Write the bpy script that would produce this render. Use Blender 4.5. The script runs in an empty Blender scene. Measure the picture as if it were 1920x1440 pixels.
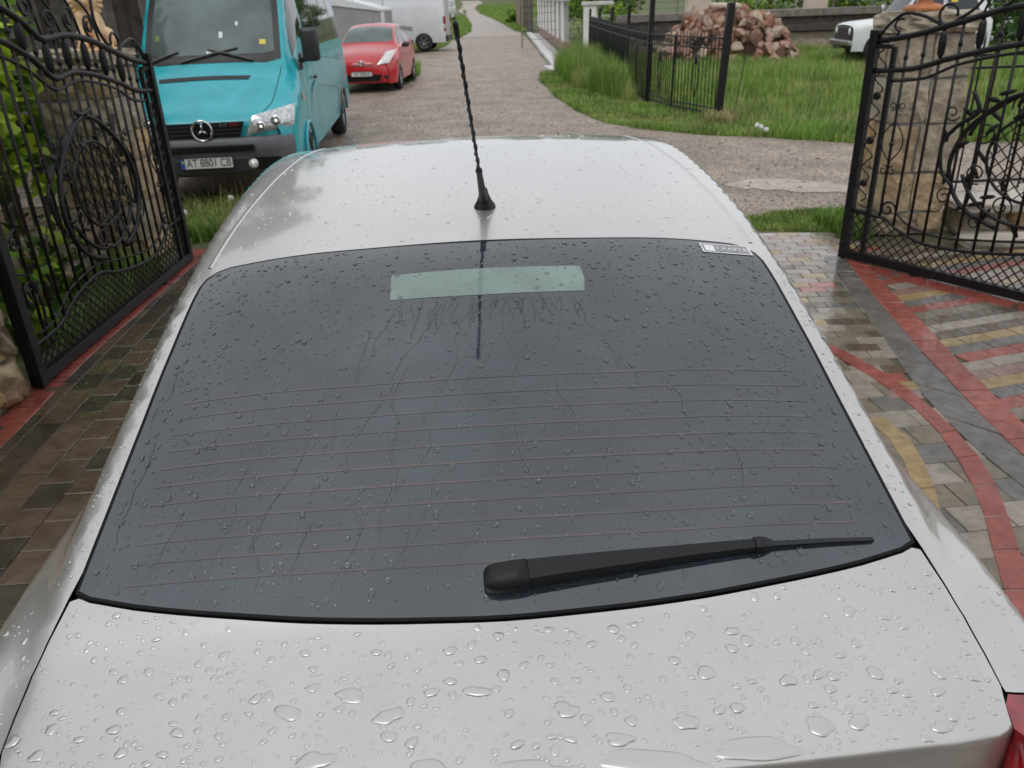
import bpy, bmesh, math, random
import numpy as np
from mathutils import Vector, Matrix, Euler
from mathutils.geometry import delaunay_2d_cdt
R=math.radians
random.seed(7)
scene=bpy.context.scene
COL=scene.collection
# ---------------------------------------------------------------- camera
TH=R(25.6); RO=R(2.1); CAM_H=2.0; FPX=1507.0
_f=Vector((0,math.cos(TH),-math.sin(TH))); _r0=Vector((1,0,0)); _u0=Vector((0,math.sin(TH),math.cos(TH)))
_r=_r0*math.cos(RO)-_u0*math.sin(RO); _u=_u0*math.cos(RO)+_r0*math.sin(RO)
cd=bpy.data.cameras.new('camera'); cam=bpy.data.objects.new('camera',cd); COL.objects.link(cam)
cd.sensor_fit='HORIZONTAL'; cd.sensor_width=36.0; cd.lens=36.0*FPX/1920.0; cd.clip_start=.05; cd.clip_end=3000
cam.matrix_world=Matrix(((_r.x,_u.x,-_f.x,0),(_r.y,_u.y,-_f.y,0),(_r.z,_u.z,-_f.z,CAM_H),(0,0,0,1)))
scene.camera=cam
cd.dof.use_dof=True; cd.dof.focus_distance=1.6; cd.dof.aperture_fstop=8.0
scene.render.resolution_x=1024; scene.render.resolution_y=768
# ---------------------------------------------------------------- overcast daylight
W=bpy.data.worlds.new('World'); scene.world=W; W.use_nodes=True
nt=W.node_tree; bg=nt.nodes['Background']
sky=nt.nodes.new('ShaderNodeTexSky'); sky.sky_type='NISHITA'; sky.sun_disc=False
SUN_EL=R(58); SUN_ROT=R(200); sky.sun_elevation=SUN_EL; sky.sun_rotation=SUN_ROT; sky.air_density=1.0; sky.dust_density=3.0
hs=nt.nodes.new('ShaderNodeHueSaturation'); hs.inputs['Saturation'].default_value=.25; hs.inputs['Value'].default_value=1.0
nt.links.new(sky.outputs[0],hs.inputs['Color'])
tc=nt.nodes.new('ShaderNodeTexCoord'); nz=nt.nodes.new('ShaderNodeTexNoise'); nz.inputs['Scale'].default_value=2.2; nz.inputs['Detail'].default_value=5
nt.links.new(tc.outputs['Generated'],nz.inputs['Vector'])
cr=nt.nodes.new('ShaderNodeValToRGB'); cr.color_ramp.elements[0].position=.3; cr.color_ramp.elements[0].color=(.78,.80,.83,1); cr.color_ramp.elements[1].position=.7; cr.color_ramp.elements[1].color=(1,1,1,1)
nt.links.new(nz.outputs['Fac'],cr.inputs['Fac'])
cl=nt.nodes.new('ShaderNodeMix'); cl.data_type='RGBA'; cl.blend_type='MULTIPLY'; cl.inputs['Factor'].default_value=1.0
cl.inputs['A'].default_value=(9.6,9.75,10.0,1); nt.links.new(cr.outputs['Color'],cl.inputs['B'])
mx=nt.nodes.new('ShaderNodeMix'); mx.data_type='RGBA'; mx.inputs['Factor'].default_value=.88
nt.links.new(hs.outputs['Color'],mx.inputs['A']); nt.links.new(cl.outputs['Result'],mx.inputs['B'])
nt.links.new(mx.outputs['Result'],bg.inputs['Color']); bg.inputs['Strength'].default_value=.1
sl=bpy.data.lights.new('sun','SUN'); sl.energy=.6; sl.angle=R(25); sl.color=(1,.98,.95)
sun=bpy.data.objects.new('sun',sl); COL.objects.link(sun)
_d=Vector((math.sin(SUN_ROT)*math.cos(SUN_EL),math.cos(SUN_ROT)*math.cos(SUN_EL),math.sin(SUN_EL)))
sun.rotation_euler=_d.to_track_quat('Z','Y').to_euler(); sun.location=(0,0,30)
vs=scene.view_settings; vs.view_transform='Standard'; vs.look='None'; vs.exposure=0.12; vs.gamma=1.0; vs.use_curve_mapping=False
scene.render.engine='CYCLES'
scene.cycles.max_bounces=8; scene.cycles.transparent_max_bounces=12; scene.cycles.transmission_bounces=6
# ---------------------------------------------------------------- materials
MATS={}
def mat(name,col,rough=.5,metal=0,coat=0,var=.12,vs=8.0,bump=0,bs=40.0,ior=1.5,rvar=0,col2=None,coat_r=.03,bdist=.01,trans=0,detail=4,spec=None,thresh=None,var2=0,vs2=1.0,voro=0):
    m=bpy.data.materials.new(name); m.use_nodes=True; n=m.node_tree.nodes; l=m.node_tree.links; b=n['Principled BSDF']
    b.inputs['Roughness'].default_value=rough; b.inputs['Metallic'].default_value=metal; b.inputs['IOR'].default_value=ior
    b.inputs['Coat Weight'].default_value=coat; b.inputs['Coat Roughness'].default_value=coat_r; b.inputs['Transmission Weight'].default_value=trans
    if spec is not None: b.inputs['Specular IOR Level'].default_value=spec
    g=n.new('ShaderNodeNewGeometry')
    c=Vector(col); 
    if var or col2:
        z=n.new('ShaderNodeTexNoise'); z.inputs['Scale'].default_value=vs; z.inputs['Detail'].default_value=detail; z.inputs['Roughness'].default_value=.6; l.new(g.outputs['Position'],z.inputs['Vector'])
        r=n.new('ShaderNodeValToRGB'); r.color_ramp.elements[0].position=.32 if thresh is None else thresh-.06; r.color_ramp.elements[1].position=.68 if thresh is None else thresh+.06
        a=[max(0,x*(1-var)) for x in c]; d=[min(1,x*(1+var)) for x in c] if col2 is None else list(col2)
        if col2 is not None: a=list(c)
        r.color_ramp.elements[0].color=(*a,1); r.color_ramp.elements[1].color=(*d,1)
        l.new(z.outputs['Fac'],r.inputs['Fac']); out=r.outputs['Color']
        if var2:
            y=n.new('ShaderNodeTexNoise'); y.inputs['Scale'].default_value=vs2; y.inputs['Detail'].default_value=6; y.inputs['Roughness'].default_value=.65; l.new(g.outputs['Position'],y.inputs['Vector'])
            q=n.new('ShaderNodeMapRange'); q.inputs['From Min'].default_value=.33; q.inputs['From Max'].default_value=.67; q.inputs['To Min'].default_value=1-var2; q.inputs['To Max'].default_value=1+var2; l.new(y.outputs['Fac'],q.inputs['Value'])
            x=n.new('ShaderNodeVectorMath'); x.operation='SCALE'; l.new(out,x.inputs[0]); l.new(q.outputs['Result'],x.inputs['Scale']); out=x.outputs['Vector']
        if voro:
            y=n.new('ShaderNodeTexVoronoi'); y.inputs['Scale'].default_value=voro; l.new(g.outputs['Position'],y.inputs['Vector'])
            q=n.new('ShaderNodeSeparateColor'); l.new(y.outputs['Color'],q.inputs[0]); p=n.new('ShaderNodeMapRange'); p.inputs['To Min'].default_value=.55; p.inputs['To Max'].default_value=1.45; l.new(q.outputs[0],p.inputs['Value'])
            x=n.new('ShaderNodeVectorMath'); x.operation='SCALE'; l.new(out,x.inputs[0]); l.new(p.outputs['Result'],x.inputs['Scale']); out=x.outputs['Vector']
        l.new(out,b.inputs['Base Color'])
    else: b.inputs['Base Color'].default_value=(*c,1)
    if rvar:
        z2=n.new('ShaderNodeTexNoise'); z2.inputs['Scale'].default_value=vs*.4; z2.inputs['Detail'].default_value=3; l.new(g.outputs['Position'],z2.inputs['Vector'])
        mr=n.new('ShaderNodeMapRange'); mr.inputs['From Min'].default_value=.35; mr.inputs['From Max'].default_value=.65; mr.inputs['To Min'].default_value=max(.02,rough-rvar); mr.inputs['To Max'].default_value=min(1,rough+rvar)
        l.new(z2.outputs['Fac'],mr.inputs['Value']); l.new(mr.outputs['Result'],b.inputs['Roughness'])
    if bump:
        z3=n.new('ShaderNodeTexNoise'); z3.inputs['Scale'].default_value=bs; z3.inputs['Detail'].default_value=4; l.new(g.outputs['Position'],z3.inputs['Vector'])
        bm_=n.new('ShaderNodeBump'); bm_.inputs['Strength'].default_value=bump; bm_.inputs['Distance'].default_value=bdist
        l.new(z3.outputs['Fac'],bm_.inputs['Height']); l.new(bm_.outputs['Normal'],b.inputs['Normal'])
    MATS[name]=m; return m
# ---------------------------------------------------------------- object helpers
def tag(o,label=None,cat=None,group=None,kind=None):
    if label: o['label']=label
    if cat: o['category']=cat
    if group: o['group']=group
    if kind: o['kind']=kind
    return o
def empty(name,loc=(0,0,0),rz=0,parent=None,rot=None):
    o=bpy.data.objects.new(name,None); COL.objects.link(o); o.location=loc; o.rotation_euler=rot if rot else (0,0,rz); o.empty_display_size=.2
    if parent: o.parent=parent
    return o
def mesh_obj(name,V,F,m,parent=None,smooth=False,mi=None,loc=None):
    me=bpy.data.meshes.new(name); me.from_pydata([tuple(map(float,v)) for v in V],[],[tuple(map(int,f)) for f in F])
    for x in (m if isinstance(m,(list,tuple)) else [m]): me.materials.append(x)
    if mi is not None: me.polygons.foreach_set('material_index',np.asarray(mi,dtype=np.int32))
    if smooth: me.polygons.foreach_set('use_smooth',np.ones(len(me.polygons),dtype=bool))
    me.update(); o=bpy.data.objects.new(name,me); COL.objects.link(o)
    if parent: o.parent=parent
    if loc is not None: o.location=loc
    return o
def share(o,parent=None,loc=None,rot=None,scale=None,name=None):
    c=o.copy(); COL.objects.link(c); 
    if parent is not None: c.parent=parent
    if loc is not None: c.location=loc
    if rot is not None: c.rotation_euler=rot
    if scale is not None: c.scale=scale
    return c
class MB:
    """collects simple solids, then links them as one mesh object"""
    def __init__(s): s.V=[]; s.F=[]
    def add(s,V,F):
        k=len(s.V); s.V+= [tuple(map(float,v)) for v in V]; s.F+=[tuple(i+k for i in f) for f in F]; return s
    def box(s,c,d,rot=None,bev=0):
        x,y,z=[q/2 for q in d]
        if bev<=0:
            V=[(-x,-y,-z),(x,-y,-z),(x,y,-z),(-x,y,-z),(-x,-y,z),(x,-y,z),(x,y,z),(-x,y,z)]
            F=[(3,2,1,0),(4,5,6,7),(0,1,5,4),(1,2,6,5),(2,3,7,6),(3,0,4,7)]
        else:
            b=min(bev,x*.9,y*.9,z*.9); bm=bmesh.new(); bmesh.ops.create_cube(bm,size=1)
            for v in bm.verts: v.co=Vector((v.co.x*2*x,v.co.y*2*y,v.co.z*2*z))
            bmesh.ops.bevel(bm,geom=list(bm.edges),offset=b,segments=2,affect='EDGES',profile=.5)
            bm.verts.index_update(); V=[v.co[:] for v in bm.verts]; F=[tuple(v.index for v in f.verts) for f in bm.faces]; bm.free()
        M=(Euler(rot).to_matrix() if rot is not None else Matrix.Identity(3))
        return s.add([Vector(c)+M@Vector(v) for v in V],F)
    def tube(s,P,r,n=8,closed=False,flat=None,up=None):
        P=[Vector(p) for p in P]; m=len(P); V=[]; F=[]
        rr=r if isinstance(r,(list,tuple,np.ndarray)) else [r]*m
        prev=None
        for i,p in enumerate(P):
            if closed: t=(P[(i+1)%m]-P[i-1])
            else: t=(P[min(i+1,m-1)]-P[max(i-1,0)])
            t=t.normalized() if t.length>1e-9 else Vector((0,0,1))
            if up is not None: a=Vector(up)
            elif prev is not None: a=prev
            else: a=Vector((0,0,1)) if abs(t.z)<.9 else Vector((1,0,0))
            b=t.cross(a); b=b.normalized() if b.length>1e-6 else Vector((1,0,0)); a=b.cross(t).normalized(); prev=a
            fl=flat if flat else 1
            for k in range(n):
                q=2*math.pi*k/n+(math.pi/4 if n==4 else 0); V.append(p+b*(math.cos(q)*rr[i]*fl)+a*(math.sin(q)*rr[i]))
        M_=m if closed else m-1
        for i in range(M_):
            for k in range(n):
                j=(i+1)%m; F.append((i*n+k,i*n+(k+1)%n,j*n+(k+1)%n,j*n+k))
        if not closed: F.append(tuple(range(n-1,-1,-1))); F.append(tuple((m-1)*n+k for k in range(n)))
        return s.add(V,F)
    def lathe(s,prof,c=(0,0,0),n=16,axis=None,cap=True):
        # prof: (radius, height) pairs along axis
        V=[];F=[]; M=Vector((0,0,1)).rotation_difference(Vector(axis)).to_matrix() if axis is not None else Matrix.Identity(3)
        for (r,h) in prof:
            for k in range(n): q=2*math.pi*k/n; V.append(Vector(c)+M@Vector((r*math.cos(q),r*math.sin(q),h)))
        for i in range(len(prof)-1):
            for k in range(n): F.append((i*n+k,i*n+(k+1)%n,(i+1)*n+(k+1)%n,(i+1)*n+k))
        if cap: F.append(tuple(range(n-1,-1,-1))); F.append(tuple((len(prof)-1)*n+k for k in range(n)))
        return s.add(V,F)
    def ell(s,c,r,n=12,m=8,rot=None):
        V=[];F=[]; M=Euler(rot).to_matrix() if rot is not None else Matrix.Identity(3)
        for i in range(m+1):
            a=math.pi*i/m
            for k in range(n): q=2*math.pi*k/n; V.append(Vector(c)+M@Vector((r[0]*math.sin(a)*math.cos(q),r[1]*math.sin(a)*math.sin(q),r[2]*math.cos(a))))
        for i in range(m):
            for k in range(n): F.append((i*n+k,(i+1)*n+k,(i+1)*n+(k+1)%n,i*n+(k+1)%n))
        return s.add(V,F)
    def prism(s,poly,h,M=None):
        # 2D polygon extruded along +z by h, placed with matrix M
        M=M or Matrix.Identity(4); n=len(poly)
        V=[M@Vector((p[0],p[1],0)) for p in poly]+[M@Vector((p[0],p[1],h)) for p in poly]
        F=[tuple(range(n-1,-1,-1)),tuple(range(n,2*n))]+[(i,(i+1)%n,n+(i+1)%n,n+i) for i in range(n)]
        return s.add(V,F)
    def build(s,name,m,parent=None,smooth=False,loc=None): return mesh_obj(name,s.V,s.F,m,parent,smooth,loc=loc)
def frame(o,x,y,z=None):
    x=Vector(x).normalized(); y=Vector(y); z=x.cross(y).normalized(); y=z.cross(x); o=Vector(o)
    return Matrix(((x.x,y.x,z.x,o.x),(x.y,y.y,z.y,o.y),(x.z,y.z,z.z,o.z),(0,0,0,1)))
def inpoly(P,poly):
    P=np.asarray(P,float); poly=np.asarray(poly,float); x,y=P[:,0],P[:,1]; c=np.zeros(len(P),bool); n=len(poly)
    for i in range(n):
        x1,y1=poly[i]; x2,y2=poly[(i+1)%n]
        if y1==y2: continue
        k=((y1>y)!=(y2>y))&(x<(x2-x1)*(y-y1)/(y2-y1)+x1); c^=k
    return c
def resample(poly,d,closed=True):
    out=[]; n=len(poly)
    for i in range(n if closed else n-1):
        a=np.array(poly[i],float); b=np.array(poly[(i+1)%n],float); k=max(1,int(math.ceil(np.linalg.norm(b-a)/d)))
        for j in range(k): out.append(tuple(a+(b-a)*j/k))
    if not closed: out.append(tuple(poly[-1]))
    return out
def offset_poly(poly,d):
    """grow (d>0) or shrink a simple closed polygon"""
    P=np.array(poly,float); n=len(P); A=0
    for i in range(n): A+=P[i][0]*P[(i+1)%n][1]-P[(i+1)%n][0]*P[i][1]
    sg=1 if A>0 else -1; out=[]
    for i in range(n):
        a=P[i]-P[i-1]; b=P[(i+1)%n]-P[i]; a/= (np.linalg.norm(a)+1e-9); b/=(np.linalg.norm(b)+1e-9)
        n1=np.array([a[1],-a[0]])*sg; n2=np.array([b[1],-b[0]])*sg; m=n1+n2; m/=(np.linalg.norm(m)+1e-9)
        out.append(tuple(P[i]+m*d/max(.5,float(m@n1))))
    return out
def smooth_poly(P,it=1,closed=True):
    for _ in range(it):
        out=[]; n=len(P)
        for i in range(n):
            a=np.array(P[i],float); b=np.array(P[(i+1)%n],float); out+= [tuple(a*.75+b*.25),tuple(a*.25+b*.75)]
        P=out
    return P
def region(name,poly,fn,m,parent=None,holes=(),grid=.05,off=0,smooth=True,edge=None,ext=None):
    """triangulate a 2D polygon (with holes) and lift it with fn(u,v)->(point,normal)"""
    edge=edge or grid*.7; B=resample(poly,edge); pts=[Vector(p) for p in B]; E=[(i,(i+1)%len(B)) for i in range(len(B))]
    HP=[]
    for h in holes:
        hp=resample(h,edge); k=len(pts); pts+=[Vector(p) for p in hp]; E+=[(k+i,k+(i+1)%len(hp)) for i in range(len(hp))]; HP.append(hp)
    A=np.array(B); lo=A.min(0); hi=A.max(0)
    gx=np.arange(lo[0]+grid/2,hi[0],grid); gy=np.arange(lo[1]+grid/2,hi[1],grid)
    if len(gx) and len(gy):
        G=np.array([(a+(grid/2 if j%2 else 0),b) for j,b in enumerate(gy) for a in gx]); k=inpoly(G,B)
        for h in HP: k&=~inpoly(G,h)
        G=G[k]
        if len(G):
            al=np.array([tuple(p) for p in pts]); keep=[]
            for g in G:
                if np.min((al[:,0]-g[0])**2+(al[:,1]-g[1])**2)>(grid*.45)**2: keep.append(Vector(g))
            pts+=keep
    r=delaunay_2d_cdt(pts,E,[],0,1e-6); V2=[tuple(v) for v in r[0]]; F=r[2]
    Cn=np.array([np.mean([V2[i] for i in f],axis=0) for f in F]); k=inpoly(Cn,B)
    for h in HP: k&=~inpoly(Cn,h)
    F=[f for f,q in zip(F,k) if q]
    V=[]; NN=[]
    for (a,b) in V2:
        p,nn=fn(a,b); V.append(np.array(p)+np.array(nn)*off); NN.append(np.array(nn))
    used=sorted({i for f in F for i in f}); ix={q:i for i,q in enumerate(used)}
    V=[V[i] for i in used]; NN=[NN[i] for i in used]; F=[tuple(ix[i] for i in f) for f in F]
    # orient
    if F:
        F=[t if np.cross(V[t[1]]-V[t[0]],V[t[2]]-V[t[0]])@NN[t[0]]>=0 else t[::-1] for t in F]
    o=mesh_obj(name,V,F,m,parent,smooth)
    if smooth: o.data.normals_split_custom_set_from_vertices([tuple(map(float,q)) for q in NN])
    return o
def text_mesh(txt,size,name,m,parent,M,extrude=.0005,align='CENTER',sx=1.0):
    cu=bpy.data.curves.new(name,'FONT'); cu.body=txt; cu.size=size; cu.extrude=extrude; cu.align_x=align; cu.align_y='CENTER'; cu.resolution_u=3
    t=bpy.data.objects.new(name+'_src',cu); COL.objects.link(t); bpy.context.view_layer.update()
    me=bpy.data.meshes.new_from_object(t.evaluated_get(bpy.context.evaluated_depsgraph_get())); bpy.data.objects.remove(t); bpy.data.curves.remove(cu)
    me.transform(Matrix.Diagonal((sx,1,1,1))); me.transform(M); me.materials.clear(); me.materials.append(m); me.name=name
    o=bpy.data.objects.new(name,me); COL.objects.link(o); o.parent=parent; return o
SILVER=mat('silver_metallic_paint',(.585,.569,.553),.35,metal=.72,coat=1.0,var=.03,vs=900,bump=.10,bs=230,bdist=.0008,coat_r=.07,var2=.035,vs2=5)
def bead_mat():
    m=mat('water_beads_on_paint',(.63,.613,.596),.35,metal=.72,coat=1.0,var=.02,vs=900,coat_r=.0); n=m.node_tree.nodes; l=m.node_tree.links
    b=n['Principled BSDF']; w=n.new('ShaderNodeBsdfGlass'); w.inputs['IOR'].default_value=1.333; w.inputs['Roughness'].default_value=0
    ms=n.new('ShaderNodeMixShader'); ms.inputs[0].default_value=.12; l.new(b.outputs[0],ms.inputs[1]); l.new(w.outputs[0],ms.inputs[2]); l.new(ms.outputs[0],n['Material Output'].inputs['Surface']); return m
BEAD=bead_mat()
GLASS_R=mat('tinted_rear_glass',(.020,.029,.039),.03,var=.35,vs=7,ior=2.0,bump=.06,bs=330,bdist=.0005,var2=.35,vs2=2.2)
GLASS_D=mat('dark_car_glass',(.022,.026,.028),.03,var=.2,vs=2,ior=1.6)
GLASS_V=mat('van_glass',(.105,.140,.138),.05,var=.5,vs=1.1,ior=1.6)
SEALM=mat('black_seal',(.006,.006,.007),.6,var=0,spec=.2)
RUBBER=mat('black_rubber',(.012,.012,.013),.45,var=.2,bump=.1,bs=300)
TYRE=mat('tyre_rubber',(.018,.018,.019),.6,var=.25,vs=14,bump=.3,bs=120)
PLASTIC=mat('dark_plastic',(.035,.036,.040),.38,var=.15,vs=30,bump=.15,bs=700,bdist=.001)
PLASTIC_G=mat('grey_bumper_plastic',(.12,.123,.132),.42,var=.15,vs=6,bump=.1,bs=500,bdist=.001)
BLACK=mat('black_trim',(.008,.008,.009),.35,var=0)
WIPERM=mat('wiper_plastic',(.011,.011,.013),.5,spec=.35,var=.1,vs=60,bump=.05,bs=900,bdist=.001)
CHROME=mat('chrome',(.75,.76,.78),.12,metal=1,var=.05)
ALLOY=mat('alloy_rim',(.42,.43,.45),.3,metal=.9,var=.1,vs=12)
STEELR=mat('grey_wheel_cover',(.30,.31,.32),.4,metal=.6,var=.15,vs=12)
LAMP=mat('clear_lamp_lens',(.62,.64,.66),.08,metal=.55,var=.35,vs=26,coat=1,detail=2)
LAMPW=mat('white_lamp_lens',(.78,.78,.78),.1,metal=.2,var=.12,vs=20,coat=1)
REDLAMP=mat('red_lamp_lens',(.30,.006,.012),.08,var=.35,vs=22,coat=1,detail=1)
AMBER=mat('amber_lens',(.75,.22,.03),.15,var=.1,coat=1)
HEAT=mat('heater_wire',(.056,.040,.038),.10,var=.5,vs=6,ior=1.95)
BRAKESTRIP=mat('clear_green_strip',(.185,.262,.235),.10,var=.16,vs=11,ior=1.7)
WATER=mat('water',(1,1,1),0.0,var=0,trans=1,ior=1.333)
WHITE_P=mat('white_paint_print',(.8,.8,.8),.4,var=.03)
BLUE_P=mat('blue_plate_band',(.03,.10,.42),.4,var=.1)
YELLOW_P=mat('yellow_print',(.75,.62,.05),.4,var=.05)
BLACK_P=mat('black_print',(.015,.015,.015),.5,var=0)
PLATE=mat('white_plate',(.72,.72,.70),.35,var=.06,vs=15)
TURQ=mat('turquoise_paint',(.022,.42,.49),.32,coat=.45,var=.06,vs=2.5,var2=.10,vs2=4.5,bump=.03,bs=400,bdist=.001,coat_r=.08)
REDP=mat('red_paint',(.56,.018,.026),.32,coat=.7,var=.08,vs=2.5,coat_r=.08,var2=.08,vs2=5)
WHITEV=mat('white_van_paint',(.66,.67,.69),.35,coat=.5,var=.06,vs=1.6)
WHITEO=mat('worn_white_paint',(.74,.75,.76),.5,var=.10,vs=3,bump=.1,bs=30)
GREYV=mat('grey_sheet_metal',(.30,.30,.305),.5,var=.10,vs=1.8)
IRON=mat('wet_black_iron',(.010,.010,.012),.40,spec=.35,var=.3,vs=14,bump=.35,bs=160,bdist=.002)
IRONB=mat('brown_black_iron',(.017,.012,.010),.45,spec=.3,var=.4,vs=11,bump=.35,bs=160,bdist=.002)
IRONF=mat('fence_iron',(.020,.024,.025),.5,var=.25,vs=10)
STONES=[mat('sandstone_tan',(.40,.30,.185),.55,var=.28,vs=9,bump=.55,bs=22,bdist=.03,rvar=.15,var2=.28,vs2=3.5),
        mat('sandstone_grey',(.345,.29,.215),.55,var=.28,vs=9,bump=.55,bs=22,bdist=.03,rvar=.15,var2=.28,vs2=3.5),
        mat('sandstone_ochre',(.43,.29,.14),.55,var=.30,vs=10,bump=.55,bs=22,bdist=.03,rvar=.15,var2=.28,vs2=3.5),
        mat('sandstone_brown',(.27,.205,.14),.55,var=.3,vs=10,bump=.55,bs=22,bdist=.03,rvar=.15,var2=.28,vs2=3.5)]
MORTAR=mat('grey_mortar',(.24,.235,.225),.8,var=.2,vs=20,bump=.4,bs=60)
SLAB=mat('pale_stone_slab',(.48,.43,.37),.5,var=.22,vs=5,bump=.5,bs=20,rvar=.2)
CREAM=mat('cream_concrete',(.62,.52,.42),.7,var=.08,vs=4)
WHITEC=mat('white_concrete',(.78,.77,.75),.65,var=.07,vs=4)
PINKC=mat('brown_plinth',(.28,.20,.155),.8,var=.15,vs=3,bump=.3,bs=30)
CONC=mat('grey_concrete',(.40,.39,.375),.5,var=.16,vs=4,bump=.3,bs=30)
CONCW=mat('pale_concrete_kerb',(.60,.59,.57),.45,var=.12,vs=4,bump=.2,bs=30)
WOODD=mat('weathered_dark_wood',(.075,.058,.048),.7,var=.4,vs=6,bump=.5,bs=40)
WOODG=mat('grey_weathered_wood',(.20,.175,.155),.75,var=.35,vs=6,bump=.5,bs=40)
WOODT=mat('tan_boards',(.34,.28,.21),.75,var=.3,vs=6,bump=.4,bs=40)
RUBS=[mat('rubble_red',(.30,.145,.10),.75,var=.25,vs=9,bump=.5,bs=30),mat('rubble_pink',(.35,.22,.16),.75,var=.25,vs=9,bump=.5,bs=30),
      mat('rubble_tan',(.40,.31,.225),.75,var=.25,vs=9,bump=.5,bs=30),mat('rubble_brown',(.22,.125,.09),.75,var=.25,vs=9,bump=.5,bs=30)]
GOLD=mat('ochre_painted_plaster',(.88,.58,.34),.45,var=.22,vs=14,bump=.3,bs=40)
TERRA=mat('terracotta',(.52,.20,.085),.55,var=.15,vs=14,bump=.3,bs=40)
BARK=mat('bark',(.10,.078,.06),.85,var=.4,vs=14,bump=.8,bs=40,bdist=.03)
def leafmat(name,c,t=.35,rough=.45):
    m=mat(name,c,rough,var=.35,vs=1.7); n=m.node_tree.nodes; l=m.node_tree.links; b=n['Principled BSDF']
    tr=n.new('ShaderNodeBsdfTranslucent'); ms=n.new('ShaderNodeMixShader'); ms.inputs[0].default_value=t
    src=b.inputs['Base Color'].links[0].from_socket; l.new(src,tr.inputs['Color']); out=n['Material Output']
    l.new(b.outputs[0],ms.inputs[1]); l.new(tr.outputs[0],ms.inputs[2]); l.new(ms.outputs[0],out.inputs['Surface']); return m
LEAFS=[leafmat('leaf_bright',(.33,.46,.035)),leafmat('leaf_mid',(.12,.24,.03)),leafmat('leaf_dark',(.035,.085,.02))]
GRASSM=[leafmat('grass_fresh',(.17,.33,.042)),leafmat('grass_mid',(.255,.375,.085)),leafmat('grass_yellow',(.38,.40,.135)),leafmat('grass_dark',(.125,.215,.04)),leafmat('grass_straw',(.46,.38,.21))]
PETAL=leafmat('white_petal',(.78,.78,.72),.3)
# paving block colours (wet concrete)
def paver(name,c): return mat(name,c,.26,var=.22,vs=16,rvar=.19,bump=.30,bs=110,bdist=.003,ior=1.45,coat=.35,coat_r=.10,var2=.24,vs2=2.6)
PAV={'red':paver('paver_red',(.27,.068,.050)),'grey':paver('paver_grey',(.13,.121,.110)),'pale':paver('paver_pale',(.27,.23,.19)),'yellow':paver('paver_yellow',(.31,.215,.09)),
     'brown':paver('paver_brown',(.098,.068,.045)),'olive':paver('paver_olive',(.17,.142,.10)),'rose':paver('paver_rose',(.25,.155,.13)),'dark':paver('paver_dark_shaded',(.050,.042,.030))}  # darkest brown blocks carry the left side's shade in their colour
JOINT=mat('sandy_joint',(.105,.095,.07),.5,var=.45,vs=9,col2=(.065,.08,.03))
GRAVEL=mat('wet_gravel',(.30,.237,.190),.55,var=.22,vs=46,rvar=.2,bump=.8,bs=55,bdist=.02,detail=8,var2=.28,vs2=1.3,voro=42)
GRAVELP=mat('pale_track',(.33,.28,.24),.5,var=.18,vs=30,rvar=.2,bump=.5,bs=24,bdist=.02,detail=8,var2=.22,vs2=.8)
PUDDLE=mat('sandy_puddle',(.42,.355,.30),.32,var=.2,vs=30,rvar=.2,bump=.6,bs=45,bdist=.02,detail=8,var2=.25,vs2=4)
GROUNDG=mat('turf_ground',(.060,.095,.022),.8,var=.4,vs=2.0,col2=(.12,.125,.04),bump=.5,bs=14,bdist=.03)
SOIL=mat('bare_soil',(.125,.085,.055),.7,var=.35,vs=9,bump=.6,bs=30,bdist=.02)
PEB=[mat('pebble_grey',(.24,.215,.195),.45,var=.2,vs=20),mat('pebble_brown',(.185,.135,.105),.5,var=.2,vs=20),mat('pebble_pale',(.40,.36,.33),.4,var=.2,vs=20)]
# ---------------------------------------------------------------- lofted vehicle shells
import numpy as np
def pchip(xs, ys, x):
    xs=np.asarray(xs,float); ys=np.asarray(ys,float)
    if len(xs)==2: return np.interp(x,xs,ys)
    h=np.diff(xs); d=np.diff(ys)/h; m=np.zeros_like(ys)
    for i in range(1,len(xs)-1):
        if d[i-1]*d[i]>0:
            w1=2*h[i]+h[i-1]; w2=h[i]+2*h[i-1]; m[i]=(w1+w2)/(w1/d[i-1]+w2/d[i])
    m[0]=d[0]; m[-1]=d[-1]
    x=np.clip(x,xs[0],xs[-1]); k=np.clip(np.searchsorted(xs,x,side='right')-1,0,len(xs)-2)
    t=(x-xs[k])/h[k]; t2=t*t; t3=t2*t
    return (2*t3-3*t2+1)*ys[k]+(t3-2*t2+t)*h[k]*m[k]+(-2*t3+3*t2)*ys[k+1]+(t3-t2)*h[k]*m[k+1]
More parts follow.
